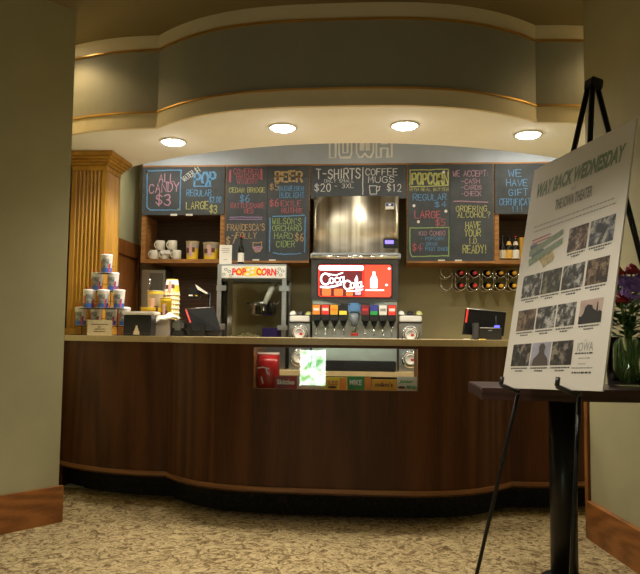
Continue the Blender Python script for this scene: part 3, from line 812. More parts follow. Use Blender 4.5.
# --- soda dispenser
ys = 5.66
sx0, sx1 = pxX(311.5, ys, 290), pxX(398.3, ys, 290); sxc = (sx0+sx1)/2
def SX(px): return pxX(px, ys, 300)
def SZ(py, px=355): return pyZ(py, ys, px)
sd = thing('soda_dispenser', 'black soda fountain with a glowing red screen and eight valves', 'soda dispenser', (sxc, ys+.25, BCZ))
ztop, zhb = SZ(258.5), SZ(296)
mb = MB()
outl = [(sx0, ztop), (sx0, SZ(300)), (sx0+.10, SZ(300.5)), (sxc-.12, SZ(303.5)), (sxc+.12, SZ(303.5)), (sx1-.10, SZ(300.5)), (sx1, SZ(300)), (sx1, ztop)]
i0 = len(mb.v); n = len(outl)
for (x, z) in outl: mb.v += [Vector((x, ys-.04+(ztop-z)*.12, z)), Vector((x, ys+.16, z))]
mb.f.append(tuple(i0+2*k for k in range(n))); mb.f.append(tuple(i0+2*k+1 for k in reversed(range(n)))); mb.smooth += [False, False]
for k in range(n):
    k2 = (k+1) % n; mb.f.append((i0+2*k, i0+2*k+1, i0+2*k2+1, i0+2*k2)); mb.smooth.append(False)
mb.build('head_housing', 'dark_plastic', sd)
MB().cyl((sxc, ys-.04, ztop+.008), .02, sx1-sx0-.01, 'x', 16).build('chrome_bar', 'chrome', sd)
MB().box(sx0, sx1, ys-.02, ys+.155, ztop+.006, ztop+.046, .005).build('top_cover', 'steel_cool', sd)
# screen
glow('scr_red', (.86, .035, .02), 1.0); glow('scr_orange', (.93, .085, .04), 1.0); glow('scr_white', (1.0, .95, .98), 2.2); glow('scr_dark', (.16, .015, .02), .9); glow('scr_pink', (.95, .40, .45), 1.2); glow('scr_amber', (.95, .20, .05), 1.0)
scx0, scx1 = SX(318.2), SX(391.2); scz0, scz1 = SZ(297), SZ(265.2)
def slope_y(z): return ys-.04+(ztop-z)*.12
def Ps(u, v, d): return Vector((u, slope_y(v)-.003-d, v))
def rrect(x0, x1, z0, z1, r, d, plane):
    mb = MB(); pts = []
    for (cx, cz, a0) in ((x1-r, z1-r, 0), (x0+r, z1-r, 90), (x0+r, z0+r, 180), (x1-r, z0+r, 270)):
        for k in range(5):
            w = math.radians(a0+90*k/4); pts.append(plane(cx+r*cos(w), cz+r*sin(w), d))
    mb.poly(pts); return mb
bz = rrect(scx0-.012, scx1+.012, scz0-.012, scz1+.012, .03, -.001, Ps).build('screen_bezel', 'black_plastic', sd)
scr = rrect(scx0, scx1, scz0, scz1, .022, .001, Ps).build('screen', 'scr_red', sd)
rrect(SX(364.5), scx1-.002, scz0+.002, scz1-.002, .018, .002, Ps).build('orange_field', 'scr_orange', scr)
rrect(SX(320), SX(362), scz0+.006, SZ(271.5), .012, .002, Ps).build('drink_picture', 'scr_dark', scr)
for (a, b_, c, d) in ((322, 331, 288, 296), (334, 343, 289, 296), (346, 353, 288.5, 296), (355, 361, 287.5, 295)):
    rrect(SX(a), SX(b_), SZ(d), SZ(c), .01, .003, Ps).build('drink_glint', ('scr_pink', 'scr_amber')[int(a/3) % 2], scr)
rrect(SX(318.8), SX(363.5), SZ(270.8), SZ(266), .015, .004, Ps).build('white_banner', 'scr_white', scr)
# script lettering "Coca-Cola" on the screen
mb = MB()
def scr_stroke(pts, w): ribbon(mb, [(SX(a), SZ(b_)) for a, b_ in pts], w, Ps, .005)
def loop(cx, cy, rx, ry, a0=0, a1=360, n=14): return [(cx+rx*cos(math.radians(a0+(a1-a0)*k/n)), cy-ry*sin(math.radians(a0+(a1-a0)*k/n))) for k in range(n+1)]
scr_stroke(loop(325.6, 279.4, 4.6, 5.4, 40, 315), .015)
scr_stroke([(321, 287.2), (328, 287.6), (336, 286.2), (341, 284.5)], .016)
scr_stroke(loop(331.6, 281.0, 2.1, 2.6), .011); scr_stroke(loop(336.9, 280.4, 2.1, 2.6, 50, 310), .011)
scr_stroke(loop(341.6, 280, 1.9, 2.5), .011); scr_stroke([(343.7, 277), (343.9, 282.5), (345.3, 281.5)], .010); scr_stroke([(326, 274.2), (336, 275.6), (342.5, 273.2)], .010)
scr_stroke(loop(347.5, 285.2, 3.6, 4.2, 50, 315), .014)
scr_stroke(loop(352.4, 285.6, 1.9, 2.5), .011); scr_stroke([(355.6, 288), (355.2, 279.5), (356.6, 276.4), (357.4, 279.5), (355.9, 287.5)], .009)
scr_stroke(loop(359.3, 285, 1.8, 2.4), .011); scr_stroke([(361.3, 282), (361.6, 287.6), (363, 286.5)], .010); scr_stroke([(347, 291.2), (355, 291), (362.5, 289.5)], .010)
mb.build('script_lettering', 'scr_white', scr)
# bottle pictogram and caption
mb = MB(); bz0, bz1 = SZ(288.2), SZ(272)
for pr_ in [[(-.5, 0), (-.55, .08), (-.55, .5), (-.42, .66), (-.2, .8), (-.2, 1), (.2, 1), (.2, .8), (.42, .66), (.55, .5), (.55, .08), (.5, 0)]]:
    mb.poly([Ps(SX(373.8)+a*.055, bz0+(bz1-bz0)*b_, .004) for a, b_ in pr_])
mb.build('bottle_pictogram', 'scr_white', scr)
MB().quad(Ps(SX(365.5), SZ(290.8), .004), Ps(SX(384), SZ(290.8), .004), Ps(SX(384), SZ(289.6), .004), Ps(SX(365.5), SZ(289.6), .004)).build('caption_bar', 'scr_white', scr)
for (a, b_) in ((389, 269), (386.5, 285)):
    MB().poly([Ps(SX(a)+.012*cos(k*pi/4), SZ(b_)+.009*sin(k*pi/4), .004) for k in range(8)]).build('sparkle', 'scr_white', scr)
plain('splash', (.50, .54, .50), .3, .55, var=.1)
# splash panel, drip tray, base
MB().box(sx0+.01, sx1-.01, ys+.02, ys+.06, BCZ, SZ(300)).build('splash_panel', 'splash', sd)
MB().box(sx0+.01, sx1-.01, ys+.06, ys+.24, BCZ, SZ(300)).build('cabinet', 'dark_plastic', sd)
dt = MB().box(sx0+.02, sx1-.02, ys-.12, ys+.02, BCZ, SZ(360.5), .006).build('drip_tray', 'black_plastic', sd)
for k in range(14):
    x = sx0+.04+(sx1-sx0-.08)*k/13; MB().box(x-.004, x+.004, ys-.115, ys+.015, SZ(360.5), SZ(360.5)+.004).build('grate_bar', 'steel_dark', dt)
# valves
plain('maroon', (.22, .02, .03), .4); plain('navy', (.04, .05, .30), .4); plain('green_bright', (.03, .38, .08), .4)
vcols = [('orange', 'white_plastic'), ('red_bright', 'white_plastic'), ('amber', 'orange'), ('black_plastic', 'yellow'), ('maroon', 'red'), ('navy', 'green_bright'), ('white_plastic', 'grey_box'), ('red_bright', 'white_plastic')]
for px, (c1, c2) in zip((316.4, 325.4, 334.2, 343.2, 365.3, 374, 383, 392), vcols):
    x = pxX(px, ys-.06, 312); yv = ys-.07
    def VZ(py): return pyZ(py, yv, 355)
    vb = MB().box(x-.034, x+.034, yv, ys+.02, VZ(321), VZ(304.5), .005).build('valve', 'black_plastic', sd)
    MB().box(x-.031, x+.031, yv-.004, yv-.0005, VZ(314.8), VZ(305)).build('flavour_label', c1, vb)
    if c2 == 'green_bright' or c2 == 'yellow': MB().box(x-.031, x+.031, yv-.0056, yv-.0042, VZ(314.8), VZ(311)).build('label_stripe', c2, vb)
    else: MB().box(x-.024, x+.024, yv-.0056, yv-.0042, VZ(311), VZ(308.3)).build('label_stripe', c2, vb)
    MB().lathe([(.014, 0), (.026, .035), (.028, .045)], (x, yv+.045, VZ(326)), 14).build('nozzle', 'black_plastic', vb)
    lv = MB().tube([(x, yv+.05, VZ(325)), (x, yv+.035, VZ(330)), (x, yv+.02, VZ(334.3))], .006).build('lever', 'chrome', vb)
    MB().ball((x, yv+.018, VZ(334.3)), .012).build('lever_tip', 'chrome', vb)
x = pxX(354.3, ys-.05, 310); yv = ys-.08
ch = MB().box(x-.052, x+.052, yv, ys+.02, pyZ(313.5, yv, 355), pyZ(302.8, yv, 355), .018).build('ice_chute', 'blue_plastic', sd)
plain('clear_grey', (.22, .25, .28), .2)
MB().lathe([(.024, pyZ(326, yv, 355)), (.036, pyZ(320, yv, 355)), (.040, pyZ(313, yv, 355))], (x, yv+.05, 0), 16).build('chute_spout', 'clear_grey', ch)
MB().tube([(x, yv+.05, pyZ(325, yv, 355)), (x, yv+.03, pyZ(331.5, yv, 355))], .006).build('lever', 'chrome', ch)
MB().cyl((x, yv+.028, pyZ(331.5, yv, 355)), .018, .012, 'y', 14).build('lever_tip', 'chrome', ch)
p = atY(354.5, 334.3, ys+.018)
MB().box(p.x-.03, p.x+.03, ys+.016, ys+.0195, p.z-.012, p.z+.012).build('red_sticker', 'red', sd)

# --- cup dispensers with lid caddies either side
for side, (pa_, pb_), lb in ((0, (289.3, 312), 'steel cup dispenser with lid caddy between popcorn machine and soda fountain'), (1, (398.2, 422), 'steel cup dispenser with lid caddy beside the olive back wall')):
    yc = 5.64; x0, x1 = pxX(pa_, yc, 330), pxX(pb_, yc, 330); xc = (x0+x1)/2
    if side == 0: x1 = min(x1, sx0-.006)
    else: x0 = max(x0, sx1+.006)
    xc = (x0+x1)/2
    zc = pyZ(323, yc, xc*110+350)
    t = thing('cup_dispenser', lb, 'cup dispenser', (xc, yc+.2, BCZ))
    MB().box(x0, x1, yc, yc+.45, BCZ, zc, .003).build('cabinet', 'steel_cool', t)
    for py in (334.2, 358.6):
        z = pyZ(py, yc, 355)
        rg = MB().lathe([(.052, 0), (.072, .0), (.074, .008), (.066, .016), (.052, .012), (.052, 0)], (xc, yc, z), 28, Matrix.Rotation(pi/2, 3, 'X'), cap=False).build('collar', 'chrome', t)
        MB().lathe([(.064, .001), (.064, .004), (.046, .005), (.046, .001)], (xc, yc, z), 24, Matrix.Rotation(pi/2, 3, 'X'), cap=False).build('gasket', 'black_plastic', rg)
        cu = MB().lathe([(.045, -.03), (.045, .03), (.038, .036), (.036, .028), (.001, .027)], (xc, yc, z), 24, Matrix.Rotation(pi/2, 3, 'X'), cap=False).build('cup_end', 'cup_white', t)
        MB().box(xc+.002, xc+.026, yc-.030, yc-.0275, z-.012, z+.006).build('red_print', 'red', cu)
    cd = MB().box(x0, x1, yc-.01, yc+.16, zc+.002, zc+.012).box(x0, x1, yc-.01, yc+.16, zc+.062, zc+.070).build('caddy_frame', 'black_plastic', t)
    MB().box(x0+.004, x1-.004, yc-.018, yc+.15, zc+.012, zc+.062, .006).build('caddy_front', 'white_plastic', t)
    for k in range(9):
        xx = x0+.02+(x1-x0-.04)*(k % 3)/2; MB().lathe([(.024, 0), (.026, .003), (.02, .008), (.001, .009)], (0, 0, 0), 12, Matrix.Rotation(random.uniform(.3, 1.1), 3, 'X')).xform(Matrix.Translation((xx, yc+.03+.04*(k//3), zc+.075+.007*(k % 2)))).build('lid', ('cup_white', 'chalk_yellow', 'black_plastic')[(k*2) % 3], t)

# --- popcorn machine
yp = 5.66; yq = yp+.30
qx0, qx1 = pxX(216.8, yp, 300), pxX(286.0, yp, 300)
def QX(px): return pxX(px, yp, 300)
def QZ(py, px=254): return pyZ(py, yp, px)
qt = QZ(264)
pm = thing('popcorn_machine', 'steel and glass popcorn machine with a popcorn sign on top', 'popcorn machine', ((qx0+qx1)/2, (yp+yq)/2, BCZ))
zb0 = QZ(338.5)
MB().box(qx0, qx1, yp, yq, BCZ, zb0, .004).build('base', 'steel_dark', pm)
MB().box(qx0, qx1, yp, yq, QZ(279), qt, .004).build('top_housing', 'steel_cool', pm)
for (x, y) in ((qx0+.018, yp+.018), (qx1-.018, yp+.018), (qx0+.018, yq-.018), (qx1-.018, yq-.018)):
    MB().box(x-.018, x+.018, y-.018, y+.018, zb0, QZ(279)).build('corner_post', 'steel_cool', pm)
xd = QX(230.2); MB().box(xd-.02, xd+.02, yp-.012, yp+.01, zb0, QZ(279)).build('door_stile', 'chrome', pm)
MB().box(xd+.02, qx1-.036, yp+.002, yp+.006, zb0, QZ(279)).build('glass_door', 'glass', pm)
MB().box(qx0+.036, xd-.02, yp+.002, yp+.006, zb0, QZ(279)).build('glass_door', 'glass', pm)
MB().box(qx1-.010, qx1-.006, yp+.036, yq-.036, zb0, QZ(279)).build('glass_side', 'glass', pm)
MB().box(qx0+.006, qx0+.010, yp+.036, yq-.036, zb0, QZ(279)).build('glass_side', 'glass', pm)
for (pa_, pb_, pc, pd) in ((216.5, 226, 285.6, 291), (279, 289, 285.6, 291), (219, 226, 324, 330), (278, 288, 325, 330)):
    MB().box(QX(pa_), QX(pb_), yp-.012, yp-.001, QZ(pd), QZ(pc), .002).build('hinge', 'steel_cool', pm)
# sign
plain('sign_face', (.80, .80, .74), .5, var=.03)
sg = MB().box(QX(221.3), QX(285.3), yp-.010, yp-.001, QZ(278), QZ(266), .002).build('sign_panel', 'sign_face', pm)
Pp = planeY(yp-.010)
mb = MB(); mb.poly([Pp(QX(250)+.11*cos(2*pi*k/20)*(1+.15*(k % 2)), (QZ(271.6))+.042*sin(2*pi*k/20), .001) for k in range(20)]); mb.build('yellow_burst', 'yellow', sg)
mb = MB(); ftext(mb, 'POP', QX(231.8), QX(246), QZ(275.8), QZ(268.4), Pp, .002, .05, wobble=.06); mb.build('lettering', 'red_bright', sg)
mb = MB(); ftext(mb, 'CORN', QX(256), QX(276), QZ(275.8), QZ(268.4), Pp, .002, .05, wobble=.06); mb.build('lettering', 'red_bright', sg)
mb = MB()
for (a, b_) in ((248, 270), (252, 272.5), (247.5, 274.5), (252.5, 268.6)):
    mb.poly([Pp(QX(a)+.018*cos(k*pi/4), QZ(b_)+.012*sin(k*pi/4), .003) for k in range(8)])
mb.build('popped_kernels', 'cup_white', sg)
mb = MB()
for (a, b_) in ((225.5, 269.5), (229, 271.5), (223.5, 274.5), (279, 269), (282.5, 271), (280.5, 275), (277, 272.5), (230.5, 275.5)):
    ribbon(mb, [(QX(a)+.013*cos(k*pi/3), QZ(b_)+.010*sin(k*pi/3)) for k in range(7)], .005, Pp, .002)
mb.build('kernel_outlines', 'steel_dark', sg)
# kettle
ky = yp+.16; kx = pxX(263.5, ky, 310); kz0, kz1 = pyZ(316, ky, 260), pyZ(303.5, ky, 260)
kt = MB().lathe([(.09, kz0), (.112, kz0+.02), (.115, kz1), (.118, kz1+.004)], (kx, ky, 0), 26).build('kettle', 'steel', pm)
MB().lathe([(.118, kz1+.004), (.06, kz1+.02), (.02, kz1+.03)], (kx, ky, 0), 26).build('kettle_lid', 'steel', kt)
MB().tube([(QX(271.5), ky-.02, QZ(281)), (QX(268), ky-.05, QZ(291)), (QX(264), ky-.13, QZ(304))], .032, 10, .02).build('hanger_arm', 'white_plastic', pm)
MB().cyl((QX(263.5), ky-.135, QZ(309)), .022, .085, 'z', 14).build('drive_hub', 'chrome', pm)
MB().tube([(QX(263), ky-.14, QZ(305)), (QX(246.5), ky-.15, QZ(303.4))], .008).build('dump_handle', 'chrome', pm)
MB().tube([(QX(279), ky, QZ(280)), (QX(281), ky-.02, QZ(291)), (QX(277), ky-.04, QZ(302)), (QX(271), ky-.05, QZ(309))], .007).build('power_cord', 'steel_dark', pm)
MB().box(qx0+.03, qx1-.03, yp+.03, yq-.03, QZ(281), QZ(279.2)).build('inner_roof', 'steel_dark', pm)
tag(MB().box(QX(261.5), QX(283), yp+.05, yp+.20, zb0+.002, QZ(327.5), .004).build('scoop_box', 'purple'), 'purple carton inside the popcorn machine', 'carton')
bm = bmesh.new(); mb = MB()
rnd = random.Random(3)
for k in range(90):
    a = rnd.uniform(0, 2*pi); rr = .12*sqrt(rnd.random()); z = zb0+.012+ (.035*(1-(rr/.12)**2))*rnd.random()
    mb.ball((QX(245)+rr*cos(a)*.8, yp+.16+rr*sin(a)*.8, z), rnd.uniform(.010, .015), sub=1)
o = mb.build('popcorn', 'popcorn'); tag(o, 'small heap of popped corn inside the popcorn machine', 'popcorn'); o['kind'] = 'stuff'
# wine bottle and white card on top of it
bottle('wine_bottle', 'dark wine bottle with white label on top of the popcorn machine', 'wine bottle', pxX(241, 5.70, 255), 5.70, qt, .026, pyZ(236, 5.7, 241)-qt, 'paper', 'red', labz=(.08, .40))
ca, cb = atY(219.3, 263, 5.68), atY(232, 245, 5.68)
cd = tag(MB().box(ca.x, cb.x, 5.675, 5.685, qt, cb.z).box(ca.x, cb.x, 5.685, 5.73, qt, qt+.004).build('sign_holder', 'paper'), 'white printed card standing on the popcorn machine', 'sign')
mb = MB(); Pc = planeY(5.675)
for (a, b_, c) in ((.2, .8, .80), (.15, .85, .70), (.25, .75, .60), (.35, .65, .22)):
    mb.quad(*[Pc(ca.x+(cb.x-ca.x)*q, qt+(cb.z-qt)*w, .001) for q, w in ((a, c), (b_, c), (b_, c+.025), (a, c+.025))])
mb.build('lettering', 'grey_box', cd)

# --- stainless warmer under the left shelf
wa, wb = atY(151, 297, 6.15), atY(167, 270.5, 6.15)
t = thing('steel_warmer', 'stainless steel box under the mug shelf behind the yellow tubs', 'appliance', ((wa.x+wb.x)/2, 6.2, BCZ))
MB().box(pxX(141, 6.1), wb.x, 6.10, 6.35, BCZ, wb.z, .004).build('casing', 'steel_cool', t)
MB().box(wa.x, wb.x-.02, 6.094, 6.099, wa.z, wb.z-.03).build('door_panel', 'steel_dark', t)
MB().tube([(wa.x+.01, 6.08, wa.z+.02), (wa.x+.01, 6.08, wb.z-.06)], .006).build('handle', 'chrome', t)

# --- wine rack below the popcorn board
yr = 6.10
rk = thing('wine_rack', 'chrome wire wine rack hanging under the payment chalkboard', 'wine rack', (pxX(480, yr, 275), yr+.1, pyZ(289, yr, 480)))
cols = [446.5, 461, 474.4, 487.8, 500.6, 513.8, 526.5]
rows = [272.3, 284.8]
for px in cols:
    xs_ = [pxX(px-5.6, yr, 275), pxX(px+5.6, yr, 275)]
    zt_, zb_ = zl0-.002, pyZ(290, yr, px)
    MB().tube([(xs_[0], yr, zt_), (xs_[0], yr, zb_+.02)], .0022, 6).tube([(xs_[1], yr, zt_), (xs_[1], yr, zb_+.02)], .0022, 6).build('hanger_wire', 'chrome', rk)
    for py in rows:
        c = atY(px, py, yr)
        pts = [(c.x+.046*cos(w), yr, c.z+.046*sin(w)) for w in [math.radians(180+180*k/10) for k in range(11)]]
        MB().tube(pts, .0032, 6).build('cradle', 'chrome', rk)
        pts = [(x_, yr+.2, z_) for x_, y_, z_ in pts]
        MB().tube(pts, .0032, 6).build('cradle', 'chrome', rk)
        MB().tube([(c.x, yr, c.z-.046), (c.x, yr+.2, c.z-.046)], .0022, 6).build('cradle_bar', 'chrome', rk)
def wbottle(px, py, foil, lb):
    c = atY(px, py, yr); R = .036
    t = thing('wine_bottle', lb, 'wine bottle', (c.x, yr+.04, c.z-.046+.003), 'wine bottles in the wire rack')
    M_ = Matrix.Rotation(pi/2+.02, 3, 'X')
    cc = Vector((c.x, yr+.235, c.z-.004))
    MB().lathe([(R*.9, 0), (R, .006), (R, .165), (R*.75, .195), (R*.42, .215), (R*.38, .235)], cc, 20, M_).build('glass_body', 'bottle_glass', t)
    MB().lathe([(R*.42, .232), (R*.42, .29), (R*.36, .292)], cc, 16, M_).build('foil', foil, t)
for j, px in enumerate(cols[1:6]):
    for rw, py in zip(('upper', 'lower'), rows):
        if j < 2: lb = 'red-capped wine bottle in the %s rack row, %s the empty cradles' % (rw, ('next to', 'second from')[j])
        else: lb = 'orange-capped wine bottle in the %s rack row, %s the red-capped ones' % (rw, ('next to', 'second from', 'third from')[j-2])
        wbottle(px, py, 'red' if j < 2 else 'amber', lb)


# ================================================================== ON THE COUNTER
# --- wire tree of candy tubs
yd = 4.64
tiers = [(325.5, (76.3, 91.3, 105.5, 118.5)), (308.0, (88.5, 103.3, 119)), (290.8, (96.3, 112)), (273, (106, ))]
tiers = [(325.3, (76.5, 91, 105, 119.5)), (307.8, (85, 98.8, 113.8)), (290.6, (92.8, 108)), (273, (106, ))]
tiers = [(325.5, (80.7, 96, 111, 124.5)), (308.2, (89, 103.2, 119)), (290.8, (97, 113)), (273, (106.7,))]
wr = thing('wire_stand', 'thin dark wire pyramid stand holding wrapped candy cups', 'stand', (pxX(102, yd, 320), yd, CT))
x0, x1 = pxX(74, yd, 320), pxX(130, yd, 320)
MB().tube([(x0, yd-.045, CT+.003), (x1, yd-.045, CT+.003), (x1, yd+.088, CT+.003), (x0, yd+.088, CT+.003), (x0, yd-.045, CT+.003)], .003, 6).build('base_wire', 'black_metal', wr)
for py, pxs in tiers:
    yj = yd-.03 if py in (308.2, 273) else yd+.038
    z = pyZ(py, yj, 98)-.004
    xa, xb = pxX(pxs[0]-6, yd, py), pxX(pxs[-1]+6, yd, py)
    mb = MB()
    for yy in (yj-.026, yj+.026): mb.tube([(xa, yy, z), (xb, yy, z)], .0028, 6)
    mb.build('tier_wire', 'black_metal', wr)
    zc_ = pyZ(py-6, yj, 98)
    MB().tube([(xa-.004, yj+.047, zc_+.008), (xb, yj+.047, zc_+.008)], .002, 6).build('guard_wire', 'black_metal', wr)
for xx, py in ((x0+.02, 320), (x1-.02, 320), (pxX(96, yd, 290), 285), (pxX(114, yd, 290), 285), (pxX(106, yd, 290), 268)):
    MB().tube([(xx, yd+.088, CT+.003), (xx, yd+.088, pyZ(py, yd, 98))], .003, 6).tube([(xx, yd+.088, pyZ(py, yd, 98)-.01), (xx, yd+.02, pyZ(py, yd, 98)-.01)], .002, 6).build('upright_wire', 'black_metal', wr)
plain('wrap', (.74, .71, .70), .25, var=.12, vscale=30)
plain('candy_grey', (.24, .26, .26), .5, var=.7, vscale=70)
def candy(label):
    t = thing('candy_cup', label, 'candy cup', (0, 0, 0), 'wrapped candy cups on the wire stand')
    prof = [(.034, 0), (.0415, .118)]
    MB().lathe([(.033, 0), (.034, .002), (.0415, .116), (.043, .120), (.040, .130), (.018, .133)], (0, 0, 0), 22).build('cup_body', 'wrap', t)
    patch((0, 0, 0), prof, -200, 20, .003, .034, .0010, 12).build('blue_base', 'cup_blue', t)
    patch((0, 0, 0), prof, -128, -58, .032, .095, .0016, 6).build('printed_badge', 'candy_grey', t)
    patch((0, 0, 0), prof, -145, -126, .03, .085, .0018, 3).build('red_ribbon', 'red', t)
    patch((0, 0, 0), prof, -60, -46, .005, .060, .0018, 3).build('red_ribbon', 'red', t)
    patch((0, 0, 0), prof, -52, -38, .03, .065, .0014, 3).build('dark_print', 'navy', t)
    MB().tube([(-.012, 0, .131), (-.009, 0, .140), (-.014, 0, .149)], .005, 6).build('red_tie', 'red_bright', t)
    return t
names = ['bottom row', 'row of three', 'row of two', 'top']
ends = ('farthest from the black box', 'nearest the black box')
cn = None
for j, (py, pxs) in enumerate(tiers):
    yj = yd-.03 if j % 2 else yd+.038; z = pyZ(py, yj, 98)
    for k, px in enumerate(pxs):
        wh = ends[0] if k == 0 else ends[1] if k == len(pxs)-1 else ('second from the black box' if len(pxs)-1-k == 1 else 'third from the black box')
        if len(pxs) == 3 and k == 1: wh = 'in the middle'
        lb = 'wrapped candy cup %s in the %s of the stand' % (wh, names[j]) if j < 3 else 'single wrapped candy cup at the very top of the wire stand'
        loc = (pxX(px, yj, py-9), yj, z)
        if cn is None: cn = candy(lb); cn.location = loc
        else: c_ = dup(cn, loc, lb); c_.rotation_euler.z = random.uniform(-.5, .5)
ya = cfront(-1.9)+.0
cy = 4.535
ca, cb = atY(87, 335.5, cy), atY(112, 320, cy)
sc = tag(MB().box(ca.x, cb.x, cy, cy+.004, CT, cb.z).box(ca.x, cb.x, cy+.004, cy+.03, CT, CT+.003).build('tent_card', 'label_cream'), 'cream printed card standing in front of the candy cup stand', 'card')
mb = MB(); Pc = planeY(cy)
for (a, b_, c) in ((.15, .85, .68), (.42, .56, .52), (.3, .72, .38), (.26, .74, .22)):
    mb.quad(*[Pc(ca.x+(cb.x-ca.x)*q, CT+(cb.z-CT)*w, .0008) for q, w in ((a, c), (b_, c), (b_, c+.05), (a, c+.05))])
mb.build('lettering', 'cup_brown', sc)

# --- black box with white lid, napkin box, dark caddy
yn = 4.50
a, c = atY(123, 335, yn), atY(151, 315, yn)
t = thing('counter_bin', 'black counter box with a white lid and pale emblem beside the candy stand', 'box', ((a.x+c.x)/2, yn+.06, CT))
MB().box(a.x, c.x, yn, yn+.115, CT, c.z, .006).build('bin_body', 'black_plastic', t)
MB().box(a.x-.002, c.x+.002, yn-.004, yn-.0005, CT+.012, CT+.018).build('base_band', 'dark_plastic', t)
MB().box(a.x-.012, c.x+.03, yn-.012, yn+.122, c.z+.001, pyZ(311.3, yn, 138), .008).build('lid', 'white_plastic', t)
ex = pxX(136.7, yn, 330); mb = MB()
for (w, z0, z1) in ((.024, 0, .014), (.024, .014, .026), (.015, .026, .044), (.008, .044, .062)):
    mb.quad((ex-w, yn-.0045, CT+.008+z0), (ex+w, yn-.0045, CT+.008+z0), (ex+w*.7, yn-.0045, CT+.008+z1), (ex-w*.7, yn-.0045, CT+.008+z1))
mb.build('emblem', 'label_cream', t)
yn = 4.66
a, c = atY(151.6, 335, yn), atY(169.5, 319, yn)
t = thing('napkin_box', 'grey napkin box with white napkins spilling over its top', 'napkin box', ((a.x+c.x)/2, yn+.07, CT))
MB().box(a.x, c.x, yn, yn+.15, CT, c.z, .004).build('box_body', 'grey_box', t)
mb = MB(); nx = 10; ny = 6
pts = {}
for i in range(nx+1):
    for j in range(ny+1):
        u = i/nx; v_ = j/ny
        x = a.x+.03+(c.x-a.x+.02)*u; y = yn-.014+.15*v_
        z = c.z+.012+.035*sin(pi*min(1, u*1.15))*(.4+.6*v_)+.006*sin(9*u+5*v_)
        if v_ < .1: z -= .035*(1-u)
        pts[i, j] = Vector((x, y, z))
for i in range(nx):
    for j in range(ny): mb.quad(pts[i, j], pts[i+1, j], pts[i+1, j+1], pts[i, j+1])
for q in list(mb.v): pass
k0 = len(mb.f)
for i in range(nx):
    for j in range(ny): mb.quad(*[p_-Vector((0, 0, .008)) for p_ in (pts[i, j+1], pts[i+1, j+1], pts[i+1, j], pts[i, j])])
mb.build('napkins', 'paper', t)
a, c = atY(170, 335, yn), atY(183, 320, yn)
t = thing('counter_caddy', 'dark grey rounded caddy beside the napkin box', 'caddy', ((a.x+c.x)/2, yn+.07, CT))
MB().box(a.x+.004, c.x, yn+.01, yn+.16, CT, CT+.04, .008).build('caddy_base', 'black_plastic', t)
MB().box(a.x+.004, c.x-.004, yn+.012, yn+.158, CT+.04, c.z, .018).build('caddy_body', 'steel_dark', t)

# --- tills
def slab4(A, B, C, D, th):
    nn = (B-A).cross(D-A).normalized()*th
    if nn.y > 0: nn = -nn
    q = [A, B, C, D]; mb = MB(); i = 0
    mb.v += q+[p_-nn for p_ in q]
    for f in ((0, 1, 2, 3), (7, 6, 5, 4), (0, 4, 5, 1), (1, 5, 6, 2), (2, 6, 7, 3), (3, 7, 4, 0)): mb.f.append(f); mb.smooth.append(False)
    return mb
yl = 4.72
a = atY(186.3, 334.5, yl); c = atY(205, 324.2, yl)
t = thing('till', 'black till with a tilted screen beside the napkin box and popcorn machine', 'till', ((a.x+c.x)/2+.06, yl+.08, CT))
MB().box(a.x, c.x, yl, yl+.14, CT, c.z, .004).build('printer', 'black_plastic', t)
MB().box(c.x-.02, atY(218, 330, yl).x, yl+.03, yl+.13, CT, CT+.05, .006).build('stand', 'black_plastic', t)
A, B, C, D = atY(185, 309.2, yl+.02), atY(213.8, 307.2, yl+.10), atY(221.2, 330.8, yl+.04), atY(192.4, 331, yl-.02)
MB().box(a.x+.05, a.x+.056, yl-.0015, yl-.0003, c.z-.02, c.z-.016).build('status_light', 'white_plastic', t)
D2 = atY(191.4, 322.5, yl-.02)
sc_ = slab4(A, B, C, D, .018).build('screen', 'till_black', t)
nn = (B-A).cross(D-A).normalized()
if nn.y > 0: nn = -nn
slab4(A+nn*.002, A+(B-A)*.055+nn*.002, A+(B-A)*.055+(D-A)*.62+nn*.002, A+(D-A)*.62+nn*.002, .0015).build('red_edge', 'red', sc_)
MB().tube([A+nn*.002, B+nn*.002], .0035, 6).build('top_rim', 'steel_dark', sc_)
# card reader on its pole
yg = 4.80
t = thing('card_reader', 'black card reader with a lit pale screen on a pole behind the till', 'card reader', (pxX(206, yg, 330), yg, CT))
px_ = pxX(208.8, yg+.09, 320)
MB().tube([(px_, yg+.09, CT+.006), (px_, yg+.09, pyZ(292, yg, 207))], .011, 10).build('pole', 'black_metal', t)
MB().cyl((px_, yg+.09, CT+.005), .05, .01, 'z', 20).build('foot', 'black_metal', t)
p = atY(193.5, 292.5, yg)
hd = MB().box(p.x-.042, p.x+.045, yg, yg+.05, p.z-.045, p.z+.042, .012).build('reader_body', 'black_plastic', t)
MB().box(p.x+.03, px_+.004, yg+.03, yg+.095, p.z-.012, p.z+.012, .004).build('arm', 'black_metal', t)
A, B, C, D = [atY(x_, y_, yg-.006) for x_, y_ in ((195, 284.2), (208, 293.2), (206.5, 294), (197.6, 289.5))]
slab4(D, C, B, A, .004).build('lit_flap', 'white_plastic', hd)
MB().box(p.x-.035, p.x-.005, yg-.002, yg-.0003, p.z-.026, p.z-.016).build('keypad', 'white_plastic', hd)
MB().box(p.x+.012, p.x+.028, yg-.002, yg-.0003, p.z-.026, p.z-.018).build('orange_key', 'amber', hd)
